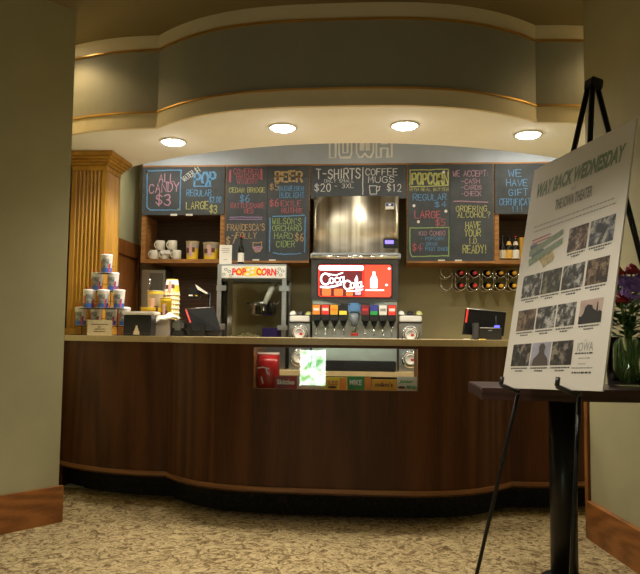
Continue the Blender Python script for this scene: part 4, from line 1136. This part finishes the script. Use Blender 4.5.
# right till
yl = 4.74
t = thing('till', 'black till with a red-edged screen in front of the olive wall', 'till', (pxX(487, yl, 330), yl+.08, CT))
a, c = atY(479.5, 338, yl), atY(501.8, 327.5, yl)
pr = MB().box(a.x, c.x, yl, yl+.14, CT, c.z, .004).build('printer', 'black_plastic', t)
MB().box(a.x+.06, a.x+.085, yl-.0015, yl-.0003, c.z-.024, c.z-.018).build('badge', 'steel_cool', pr)
MB().tube([(a.x+.006, yl-.001, c.z-.004), (c.x-.01, yl-.001, c.z-.004)], .003, 6).build('top_rim', 'steel_cool', pr)
a2 = atY(474, 335, yl); MB().box(a2.x, a.x-.001, yl+.01, yl+.13, CT, pyZ(322.8, yl, 480), .004).build('stand', 'dark_plastic', t)
A, B, C, D = atY(467, 308.5, yl+.10), atY(506.3, 312, yl+.24), atY(503.5, 336, yl+.22), atY(463.6, 334, yl+.06)
sc_ = slab4(A, B, C, D, .02).build('screen', 'till_black', t)
nn = (B-A).cross(D-A).normalized()
if nn.y > 0: nn = -nn
slab4(A+nn*.002, A+(B-A)*.04+nn*.002, A+(B-A)*.04+(D-A)*.55+nn*.002, A+(D-A)*.55+nn*.002, .0015).build('red_edge', 'red_bright', sc_)
MB().tube([A+nn*.002, B+nn*.002], .003, 6).build('top_rim', 'steel_cool', sc_)
glow('led_blue', (.10, .10, 1.0), 3)
p = atY(497.2, 325.6, yl+.02)
MB().box(p.x-.017, p.x+.017, yl+.015, yl+.04, c.z+.0005, c.z+.014, .003).build('blue_light', 'led_blue', t)
MB().tube([(p.x+.004, yl+.10, c.z), (p.x+.006, yl+.10, pyZ(315.5, yl, 498))], .008, 8, .004).build('antenna', 'black_plastic', t)
for px, col, nm, lb in ((482.2, 'yellow', 'sticky_note', 'yellow slip lying on the worktop before the till'), (466.6, 'white_plastic', 'sticky_note', 'white slip lying on the worktop beside the till')):
    p = atY(px, 338, yl-.1); tag(MB().box(p.x-.02, p.x+.02, yl-.12, yl-.08, CT, CT+.006, .002).build(nm, col), lb, 'paper slip')

# --- candy in the display opening
ye = cfront(-.25)+.075; DZ = OZ0-.002
def DX(px): return pxX(px, ye, 380)
def DH(py, px=335): return pyZ(py, ye, px)
t = thing('candy_bag', 'large shiny red candy bag at the end of the display opening', 'candy bag', (DX(266), ye+.06, DZ))
x0, x1 = max(DX(254), OX0+.004), DX(278); mb = MB(); n = 18
rings = [(0, .9, .8), (.12, 1, 1), (.75, 1, 1), (.9, .97, .75), (1, .98, .25)]
cx, hw = (x0+x1)/2, (x1-x0)/2; H_ = DH(355.5)-DZ
i0 = 0
for (f, sx_, sy_) in rings:
    for k in range(n):
        w = 2*pi*k/n; cx_, sy2 = cos(w), sin(w)
        ex_ = (abs(cx_)**.6)*(1 if cx_ > 0 else -1); ey_ = (abs(sy2)**.7)*(1 if sy2 > 0 else -1)
        mb.v.append(Vector((cx+hw*sx_*ex_, ye+.06+.055*sy_*ey_, DZ+H_*f)))
for j in range(len(rings)-1):
    for k in range(n): mb.f.append((j*n+k, j*n+(k+1) % n, (j+1)*n+(k+1) % n, (j+1)*n+k)); mb.smooth.append(True)
mb.f.append(tuple(reversed(range(n)))); mb.f.append(tuple((len(rings)-1)*n+k for k in range(n))); mb.smooth += [False, False]
plain('foil_red', (.40, .02, .02), .22, var=.25, vscale=25, bumpy=.4)
mb.build('bag', 'foil_red', t)
plain('foil_pale', (.62, .48, .44), .35)
MB().box(x0+.004, x1-.004, ye+.045, ye+.075, DZ+H_, DZ+H_+.012).build('top_seal', 'foil_pale', t)
mb = MB(); Pd = planeY(ye+.004)
ribbon(mb, [(x0+.012, DZ+H_*.60), (x0+.045, DZ+H_*.62), (x0+.08, DZ+H_*.58)], .007, Pd, .002); ribbon(mb, [(x0+.045, DZ+H_*.16), (x0+.036, DZ+H_*.32)], .009, Pd, .002); ribbon(mb, [(x0+.072, DZ+H_*.44), (x0+.066, DZ+H_*.56)], .008, Pd, .002)
mb.build('pale_print', 'foil_pale', t)
def cbox(label, pa, pb, py, base, txt, tcol, side=None, scol=None, tz=(.35, .75), d=.0, slant=0):
    x0, x1 = DX(pa)+.0015, DX(pb)-.0015; h = DH(py, (pa+pb)/2)-DZ
    if x1 > OX1-.003: x1 = OX1-.003
    t = thing('candy_box', label, 'candy box', ((x0+x1)/2, ye+.025+d, DZ), 'candy boxes in the display opening')
    y_ = ye+d
    MB().box(x0, x1, y_, y_+.03, DZ, DZ+h).build('carton', base, t)
    P_ = planeY(y_)
    if side:
        MB().quad(*[P_(x0+(x1-x0)*u, DZ+h*v_, .0008) for u, v_ in ((side[0], .02), (side[1], .02), (side[1], .98), (side[0], .98))]).build('printed_panel', scol, t)
    mb = MB(); ftext(mb, txt[0], x0+(x1-x0)*txt[1], x0+(x1-x0)*txt[2], DZ+h*tz[0], DZ+h*tz[1], P_, .0016, .03, slant)
    mb.build('lettering', tcol, t)
    return t, x0, x1, h, P_
plain('pale_pink', (.62, .50, .42), .5); plain('deep_red', (.34, .02, .025), .4)
t, x0, x1, h, P_ = cbox('dark red candy box with white lettering next to the red bag', 274.5, 297, 376.5, 'deep_red', ('Skittles', .1, .9), 'cup_white', (.08, .62), 'maroon')
t, x0, x1, h, P_ = cbox('pale candy box under the daylight reflection in the display', 297, 323, 374.5, 'pale_pink', ('DOTS', .3, .75), 'cup_white', (.1, .9), 'label_cream')
t, x0, x1, h, P_ = cbox('yellow candy box with an orange end panel in the display', 323, 347.5, 377.5, 'yellow', ('DUDS', .12, .62), 'red', (.68, .96), 'orange')
mb = MB(); mb.poly([P_(x0+(x1-x0)*.38+.03*cos(k*pi/5), DZ+h*.2+.008*sin(k*pi/5), .0016) for k in range(10)]); mb.build('candy_picture', 'cup_brown', t)
t, x0, x1, h, P_ = cbox('dark green candy box with orange corner in the display', 347.5, 371.5, 376.5, 'green', ('MIKE', .08, .6), 'cup_white', (.72, .99), 'orange')
t, x0, x1, h, P_ = cbox('yellow candy box with bold brown lettering in the display', 371.5, 397, 379.5, 'amber', ("m&m's", .15, .85), 'cup_brown', None, None)
t, x0, x1, h, P_ = cbox('white candy box with green lettering at the end of the display', 397, 418, 377, 'cup_white', ('Junior', .08, .82), 'green_bright', None, None, (.5, .8), slant=.3)
mb = MB(); ftext(mb, 'Mints', x0+(x1-x0)*.45, x0+(x1-x0)*.95, DZ+h*.15, DZ+h*.42, P_, .0016, .03, .3); mb.build('lettering', 'green_bright', t)
MB().poly([P_(x0+(x1-x0)*.22+.024*cos(k*pi/5), DZ+h*.24+.008*sin(k*pi/5), .0016) for k in range(10)]).build('candy_picture', 'cup_brown', t)
# added strip light that brightens the candy boxes from under the opening's top
sl = thing('added_strip_light', 'added slim warm strip light brightening the boxes in the candy display opening', 'strip light', (-.25, ye+.02, 1.015))
MB().box(OX0+.02, OX1-.02, ye-.044, ye-.026, 1.012, 1.030).build('housing', 'white_plastic', sl)
ld = bpy.data.lights.new('lamp', 'AREA'); ld.shape = 'RECTANGLE'; ld.size = .9; ld.size_y = .015; ld.energy = 1.1; ld.color = WARM
lo = bpy.data.objects.new('lamp', ld); COL.objects.link(lo); lo.parent = sl; lo.location = Vector((-.25, ye-.036, 1.010))-sl.location; lo.rotation_euler = (.55, 0, 0)
# flat pane in front of the candy
gy = cfront(OX0)-.001+.03
tag(MB().box(OX0+.001, OX1-.001, cfront(-.25)+.022, cfront(-.25)+.027, OZ0, OZ1).build('glass_pane', 'glass'), 'clear glass pane closing the candy display opening', 'glass')

# --- daylit glass door in the lobby wall opposite; the pane above shows its reflection
def mirror_hit(px, py, Yw=-3.14, Yg=None):
    Yg = cfront(-.25)+.022; d = ray(px, py); Tt = (Yg+(Yg-Yw))/d.y
    return d.x*Tt, EYE+d.z*Tt
gx0, gz1 = mirror_hit(300.5, 350); gx1, gz0 = mirror_hit(325.5, 385.5)
dr = bpy.data.objects.new('door_2', None); COL.objects.link(dr); dr.location = ((gx0+gx1)/2, -3.15, 0); struct(dr)
dr['label'] = 'wooden glazed street door with daylight behind its low pane'
mt, nt, b = newmat('daylight')
mp = coords(nt); n1 = noise(nt, mp, 7, 4); r = ramp(nt, [(.40, (.16, .42, .14)), (.50, (.70, .95, .72)), (.58, (1, 1, 1))]); L(nt, n1, 'Fac', r, 'Fac')
L(nt, r, 'Color', b, 'Emission Color'); b.inputs['Emission Strength'].default_value = 30; b.inputs['Base Color'].default_value = (.2, .2, .2, 1)
MB().box(gx0, gx1, -3.148, -3.132, gz0, gz1).build('pane', 'daylight', dr)
mb = MB(); dx0, dx1 = gx0-.16, gx1+.30
mb.box(dx0, gx0, -3.15, -3.10, 0, 2.1).box(gx1, dx1, -3.15, -3.10, 0, 2.1).box(gx0, gx1, -3.15, -3.10, 0, gz0).box(gx0, gx1, -3.15, -3.10, gz1, 2.1)
mb.build('door_leaf', 'base_wood', dr)
MB().tube([(dx1-.06, -3.07, .95), (dx1-.06, -3.07, 1.15)], .012).build('handle', 'chrome', dr)


# ================================================================== TABLE, FLOWERS, EASEL
TZ = .876
ty0, ty1, tx0, tx1 = 2.90, 3.32, pxX(481.5, 2.90, 390), 1.225
tb = thing('pedestal_table', 'dark wood pedestal table against the wall behind the easel', 'table', ((tx0+tx1)/2, (ty0+ty1)/2, 0))
MB().box(tx0, tx1, ty0, ty1, TZ-.05, TZ, .004).build('table_top', 'table_wood', tb)
xc_, yc_ = pxX(563.3, 3.12, 480), 3.12
MB().lathe([(.058, .05), (.058, TZ-.052)], (xc_, yc_, 0), 28).build('column', 'black_metal', tb)
MB().lathe([(.105, 0), (.105, .03), (.098, .05), (.075, .062), (.06, .068)], (xc_, yc_, 0), 32).build('base', 'black_metal', tb)
MB().box(xc_-.15, xc_+.15, yc_-.03, yc_+.03, TZ-.062, TZ-.051).box(xc_-.03, xc_+.03, yc_-.15, yc_+.15, TZ-.0621, TZ-.0512).build('top_bracket', 'black_metal', tb)

# --- vase and flowers
vx, vy = 1.10, 3.11
vase = thing('vase', 'clear glass vase of green stems on the table behind the poster', 'vase', (vx, vy, TZ))
MB().lathe([(.076, 0), (.086, .006), (.090, .08), (.090, .17), (.096, .215), (.097, .218), (.094, .217), (.087, .17), (.087, .08), (.082, .014), (.001, .012)], (vx, vy, TZ), 32, cap=False).build('vase_glass', 'vase_glass', vase)
plain('stem', (.10, .20, .045), .5, var=.3, vscale=20); plain('leaf', (.035, .085, .02), .5, var=.4, vscale=15)
plain('petal_purple', (.30, .17, .56), .7, var=.35, vscale=60); plain('petal_red', (.30, .012, .02), .6, var=.3, vscale=30); plain('leaf_light', (.30, .40, .14), .5, var=.3)
rf = random.Random(11)
def leafmesh(mb, p, d, ln, wd):
    d = Vector(d).normalized(); s_ = d.cross(Vector((0, 0, 1)));
    if s_.length < .05: s_ = Vector((1, 0, 0))
    s_.normalize(); nn = s_.cross(d); p = Vector(p); prev = None
    for k in range(6):
        t_ = k/5; w = wd*sin(pi*min(.98, t_*.95+.05)); c = p+d*ln*t_-nn*ln*.18*t_*t_
        cur = (c-s_*w, c+nn*w*.25, c+s_*w)
        if prev: mb.quad(prev[0], cur[0], cur[1], prev[1]); mb.quad(prev[1], cur[1], cur[2], prev[2])
        prev = cur
def stemline(base, tip):
    b_ = Vector(base); tp = Vector(tip); md = (b_+tp)/2+Vector((0, 0, .02))
    return [b_, b_.lerp(md, .6), md.lerp(tp, .6), tp]
def rose(label, tip):
    t = thing('rose', label, 'flower', (vx, vy, TZ+.012), 'roses in the vase')
    MB().tube(stemline((vx+(tip[0]-vx)*-.4, vy+(tip[1]-vy)*-.4, TZ+.014), tip), .0035, 6).build('stem', 'stem', t)
    tip = Vector(tip)
    for ring, (n_, r_, tl, sz) in enumerate(((5, .020, .55, .026), (5, .013, .95, .024), (4, .007, 1.25, .020))):
        for k in range(n_):
            a = 2*pi*k/n_+ring*.6; mb = MB(); mb.ball((0, 0, 0), sz, 1, .28, 1.15, 1)
            M_ = Matrix.Translation(tip+Vector((r_*cos(a), r_*sin(a), .014+.004*ring))) @ Matrix.Rotation(a+pi/2, 4, 'Z') @ Matrix.Rotation(-(1.45-tl), 4, 'X')
            mb.xform(M_).build('petal', 'petal_red', t)
    mb = MB(); leafmesh(mb, tip-Vector((0, 0, .03)), (rf.uniform(-1, 1), rf.uniform(-1, 1), .2), .06, .014); mb.build('leaf', 'leaf', t)
def bloom(label, tip, n_=46, R=.046):
    t = thing('purple_flower', label, 'flower', (vx, vy, TZ+.012), 'purple flowers in the vase')
    MB().tube(stemline((vx+(tip[0]-vx)*-.4, vy+(tip[1]-vy)*-.4, TZ+.014), tip), .003, 6).build('stem', 'stem', t)
    mb = MB(); tip = Vector(tip)
    for k in range(n_):
        d = Vector((rf.gauss(0, 1), rf.gauss(0, 1), rf.gauss(.3, .8))).normalized(); c = tip+Vector((d.x*R, d.y*R, d.z*R*.7+.015))*rf.uniform(.55, 1)
        s_ = d.cross(Vector((0, 0, 1))).normalized()*.011 if abs(d.z) < .95 else Vector((.011, 0, 0)); q = s_.cross(d).normalized()*.011
        for (u, w) in ((1, 0), (0, 1), (-1, 0), (0, -1)):
            e = s_*u+q*w; g = s_*w-q*u
            mb.quad(c, c+e*.7+g*.5+d*.003, c+e*1.2+d*.005, c+e*.7-g*.5+d*.003)
    o = mb.build('floret_cluster', 'petal_purple', t); o['kind'] = 'stuff'
rose('dark red rose leaning over the poster edge side of the vase', (1.032, 3.04, 1.365))
rose('dark red rose standing highest in the bouquet', (1.100, 3.05, 1.372))
rose('dark red rose low among the purple flowers', (1.040, 3.02, 1.245))
rose('dark red rose at the wall side of the bouquet', (1.165, 3.08, 1.36))
for tip, lb in (((1.045, 3.03, 1.305), 'purple flower cluster between the red roses'), ((1.10, 3.00, 1.31), 'purple flower cluster at the front of the bouquet'), ((1.075, 3.08, 1.325), 'purple flower cluster at the back of the bouquet'),
                ((1.14, 3.03, 1.325), 'purple flower cluster below the highest rose'), ((1.075, 2.99, 1.27), 'purple flower cluster hanging lowest over the vase rim')):
    bloom(lb, tip)
mb = MB()
for k in range(150):
    a = rf.uniform(0, 2*pi); z = rf.uniform(TZ+.21, 1.30); r_ = rf.uniform(.0, .075)
    leafmesh(mb, (vx+r_*cos(a), vy+r_*sin(a)*.8, z), (cos(a), sin(a), rf.uniform(-.1, .9)), rf.uniform(.05, .085), rf.uniform(.012, .02))
o = mb.build('foliage', 'leaf', vase); o['kind'] = 'stuff'
for k in range(44):
    a = rf.uniform(0, 2*pi); r_ = .075*sqrt(rf.random()); a2 = a+rf.uniform(-.4, .4)+pi*(k % 2)
    MB().tube([(vx+r_*cos(a), vy+r_*sin(a), TZ+.014), (vx+.07*cos(a2)*.8, vy+.07*sin(a2)*.8, TZ+.21)], .0045, 6).build('cut_stem', ('stem', 'leaf_light')[k % 2], vase)

# --- poster on its easel
PBL = Vector((.4848, 2.7346, .8899)); PBR = Vector((.6894, 2.1724, .9250)); PTL = Vector((.6467, 2.8492, 1.7817))
PW = (PBR-PBL).normalized(); PH = PTL-PBL; PH = (PH-PW*PH.dot(PW)).normalized(); PN = PW.cross(PH)
if PN.x > 0: PN = -PN
WP, HP = .599, .914
def Pq(u, v, d): return PBL+PW*u+PH*v+PN*d
def puv(px, py, off=0):
    d = ray(px, py); o_ = Vector((0, 0, EYE)); t_ = (PBL+PN*off-o_).dot(PN)/d.dot(PN); q = o_+d*t_-PBL
    return q.dot(PW), q.dot(PH)
po = thing('poster', 'large white film series poster board on the black easel', 'poster', PBL)
mb = MB(); c8 = [Pq(0, 0, 0), Pq(WP, 0, 0), Pq(WP, HP, 0), Pq(0, HP, 0)]; b8 = [p_-PN*.006 for p_ in c8]
mb.v += c8+b8
for f in ((0, 1, 2, 3), (7, 6, 5, 4), (0, 4, 5, 1), (1, 5, 6, 2), (2, 6, 7, 3), (3, 7, 4, 0)): mb.f.append(f); mb.smooth.append(False)
mb.build('board', 'poster_white', po)
plain('title_green', (.19, .255, .165), .6, var=.25, vscale=60); plain('print_grey', (.28, .28, .27), .7); plain('flag_red', (.42, .10, .10), .6); plain('flag_blue', (.08, .11, .15), .6); plain('flag_gold', (.42, .34, .16), .6, var=.35, vscale=70); plain('flag_white', (.62, .60, .56), .6)
def prow(s, ax, ay, bx, by, hgt, mat, w=None, slant=0, gap=1.2, jit=.03):
    """text whose baseline runs between two measured pixels"""
    u0, v0 = puv(ax, ay); u1, v1 = puv(bx, by); vv = (v0+v1)/2
    mb = MB(); ftext(mb, s, u0, u1, vv, vv+hgt, Pq, .0009, w, slant); mb.build('lettering', mat, po)
    return vv
prow('WAY BACK WEDNESDAY', 535, 206.5, 626, 151, .064, 'title_green', .05, .25)
prow('AT', 571, 191, 576.5, 188.5, .012, 'print_grey', .0)
prow('THE IOWA THEATER', 554.5, 211.5, 592, 195.5, .044, 'print_grey', .035)
def hbar(ax, ay, bx, by, th=.0035, mat='print_grey'):
    u0, v0 = puv(ax, ay); u1, v1 = puv(bx, by); v = (v0+v1)/2; mb = MB(); x = u0
    rr = random.Random(int(ax*7+ay))
    while x < u1:
        w = min(rr.uniform(.006, .02), u1-x); mb.quad(Pq(x, v, .0007), Pq(x+w, v, .0007), Pq(x+w, v+th, .0007), Pq(x, v+th, .0007)); x += w+.004
    mb.build('fine_print', mat, po)
hbar(534, 228.3, 615, 198.5, .004); hbar(534, 233.5, 616, 202.5, .004)
tones = {'sepia': ((.06, .04, .03), (.22, .17, .13), (.46, .40, .34)), 'grey': ((.035, .035, .035), (.17, .17, .16), (.50, .48, .45)), 'dark': ((.015, .014, .012), (.07, .06, .05), (.26, .22, .18)),
         'blue': ((.07, .07, .09), (.22, .24, .30), (.46, .44, .36)), 'red': ((.05, .03, .025), (.22, .12, .09), (.42, .36, .28)), 'brown': ((.035, .022, .015), (.16, .09, .055), (.26, .19, .12)), 'green': ((.02, .02, .012), (.08, .085, .05), (.22, .20, .12))}
# each: top-left px, bottom-right px, tone
stills = [((570, 229), (586, 248), 'red'), ((591.5, 221.5), (613, 240), 'blue'),
          ((524, 277.5), (539.5, 296), 'grey'), ((543.5, 272), (559.5, 290.5), 'green'), ((564, 266.5), (582.5, 286), 'grey'), ((588, 260), (607, 281.5), 'brown'),
          ((519, 311.5), (533.5, 331), 'brown'), ((538, 308), (554, 326.5), 'grey'), ((558.3, 304.5), (574, 325), 'grey'), ((581, 301), (601, 321), 'sunset'),
          ((513.8, 345.3), (528.5, 366.8), 'dark'), ((533, 343.3), (548.5, 365.8), 'figure'), ((553, 341), (571, 363.5), 'dark')]
us = [puv(*a) for a, b_, t_ in stills]
rowv = {}
for k, (a, b_, tone) in enumerate(stills):
    r_ = 0 if k < 2 else 1 if k < 6 else 2 if k < 10 else 3
    rowv.setdefault(r_, []).append((puv(*a)[1], puv(*b_)[1]))
rowv = {k: (sum(x[0] for x in v_)/len(v_), sum(x[1] for x in v_)/len(v_)) for k, v_ in rowv.items()}
for k, (a, b_, tone) in enumerate(stills):
    r_ = 0 if k < 2 else 1 if k < 6 else 2 if k < 10 else 3
    u0 = puv(*a)[0]; u1 = puv(*b_)[0]; v1, v0 = rowv[r_]
    if tone in ('sunset', 'figure'):
        nm = 'still_sky_%d' % k
        plain(nm, (.46, .34, .30) if tone == 'sunset' else (.30, .30, .38), .6, var=.25, vscale=14)
    else:
        nm = 'still_%d' % k; still(nm, *tones[tone], 17+4*(k % 3))
    ph = MB().quad(Pq(u0, v0, .0006), Pq(u1, v0, .0006), Pq(u1, v1, .0006), Pq(u0, v1, .0006)).build('film_still', nm, po)
    plain('silhouette', (.02, .02, .02), .7)
    if tone == 'sunset':
        W_, H_ = u1-u0, v1-v0
        MB().poly([Pq(u0+W_*p_, v0+H_*q, .001) for p_, q in ((0, 0), (1, 0), (1, .42), (.9, .5), (.82, .45), (.8, .85), (.76, .85), (.74, .5), (.6, .6), (.55, .75), (.35, .8), (.25, .7), (.2, .45), (.1, .3), (0, .35))]).build('silhouette', 'silhouette', ph)
    if tone == 'figure':
        W_, H_ = u1-u0, v1-v0; plain('silhouette_brown', (.08, .06, .05), .7)
        MB().poly([Pq(u0+W_*p_, v0+H_*q, .001) for p_, q in ((.1, 0), (.95, 0), (.9, .3), (.72, .48), (.68, .6), (.72, .8), (.62, .95), (.46, .95), (.38, .8), (.42, .6), (.36, .48), (.15, .3))]).build('silhouette', 'silhouette_brown', ph)
    cu = (u0+u1)/2
    for q, (wf, dv) in enumerate(((.9, .011), (.42, .021))):
        hw_ = (u1-u0)*wf/2; mb = MB(); x = cu-hw_; rr = random.Random(k*3+q)
        while x < cu+hw_:
            w = min(rr.uniform(.006, .014), cu+hw_-x); mb.quad(*[Pq(p_, q_, .0007) for p_, q_ in ((x, v0-dv), (x+w, v0-dv), (x+w, v0-dv+.005), (x, v0-dv+.005))]); x += w+.003
        mb.build('caption', 'ink', po)
# flag-coloured state outline crossed by two green ribbons
def ppoly(pxs, mat, d, name):
    MB().poly([Pq(*puv(*p_), d) for p_ in pxs]).build(name, mat, po)
ppoly([(531.8, 241), (535, 235.5), (551, 231), (552.5, 236), (549, 246), (551, 250), (532, 262), (531, 252)], 'flag_white', .0006, 'flag_graphic')
for k in range(4): ppoly([(532.5+k*.2, 240.5+k*2.9), (551-k*.4, 233+k*3.2), (551-k*.5, 234.3+k*3.2), (532.5+k*.2, 242+k*2.9)], 'flag_red', .0009, 'red_stripe')
ppoly([(530.8, 246), (537, 243.5), (545, 250), (532, 258), (530.5, 254)], 'flag_blue', .0010, 'blue_field')
ppoly([(539, 259), (552, 249), (554.5, 256), (553, 260.5), (546, 265), (543.5, 268), (541.5, 264)], 'flag_gold', .0008, 'gold_field')
ppoly([(529.8, 251.5), (563.5, 228.7), (563.5, 234), (529.3, 257.5)], 'title_green', .0013, 'green_ribbon')
ppoly([(528.8, 260), (563, 237.5), (562.5, 243.3), (529, 266.5)], 'title_green', .0013, 'green_ribbon')
# small theatre logo and address
prow('AT', 584.5, 341.5, 587.5, 341, .006, 'print_grey', .0)
prow('IOWA', 577, 352, 593, 350, .030, 'print_grey', .0)
for (a, b_, c, d, th) in ((575, 354.8, 593.5, 353, .005), (578.5, 359, 590, 358, .003), (578, 364.5, 586, 364, .003), (571.5, 369.2, 592.5, 367.6, .0035), (571.5, 374.3, 591, 372.8, .006)):
    hbar(a, b_, c, d, th, 'ink' if th > .004 else 'print_grey')

es = thing('easel', 'black folding tripod easel holding the white poster', 'easel', (.70, 2.48, 0))
def onposter(px, py, off):
    u, v_ = puv(px, py, off); return PBL+PW*u+PH*v_+PN*off
off = -.024
ap = onposter(590.5, 84, off)
fL, fR, fB = Vector((.352, 2.757, 0)), Vector((.569, 2.176, 0)), Vector((1.225, 2.46, 0))
def eleg(top, foot, name):
    top = Vector(top); d = foot-top; mid = top+d*.46
    lg = MB().tube([top, mid], .0105, 10).build(name, 'black_metal', es)
    MB().tube([mid-d*.01, foot+Vector((0, 0, .012))], .0075, 10).build('lower_tube', 'black_metal', lg)
    MB().tube([mid-d*.012, mid+d*.012], .0135, 10).build('clamp', 'black_plastic', lg)
    MB().lathe([(.012, 0), (.013, .01), (.009, .03)], foot, 12).build('rubber_foot', 'black_plastic', lg)
eleg(ap+PW*-.012, fL, 'leg'); eleg(ap+PW*.012, fR, 'leg'); eleg(ap-PN*.03, fB, 'leg')
M_ = Matrix((PW, PN, PH)).transposed().to_4x4()
mb = MB().box(-.026, .026, -.040, .012, -.02, .022, .005); mb.xform(Matrix.Translation(ap) @ M_); mb.build('head_bracket', 'black_plastic', es)
for (lp, ft, (hx, hy)) in ((ap+PW*-.012, fL, (521, 391)), (ap+PW*.012, fR, (579.5, 392))):
    u, v_ = puv(hx, hy, off); base = Pq(u, -.012, off+.008); tipp = Pq(u, .0, .062)
    hk = MB().tube([base, tipp], .008, 8).build('support_peg', 'black_plastic', es)
    MB().tube([tipp, tipp+PH*.03], .008, 8).build('peg_stop', 'black_plastic', hk)
    d = ft-lp; k_ = (lp.z-base.z)/(lp.z); onleg = lp+d*k_
    MB().tube([onleg, base], .009, 8).build('peg_clamp', 'black_plastic', hk)
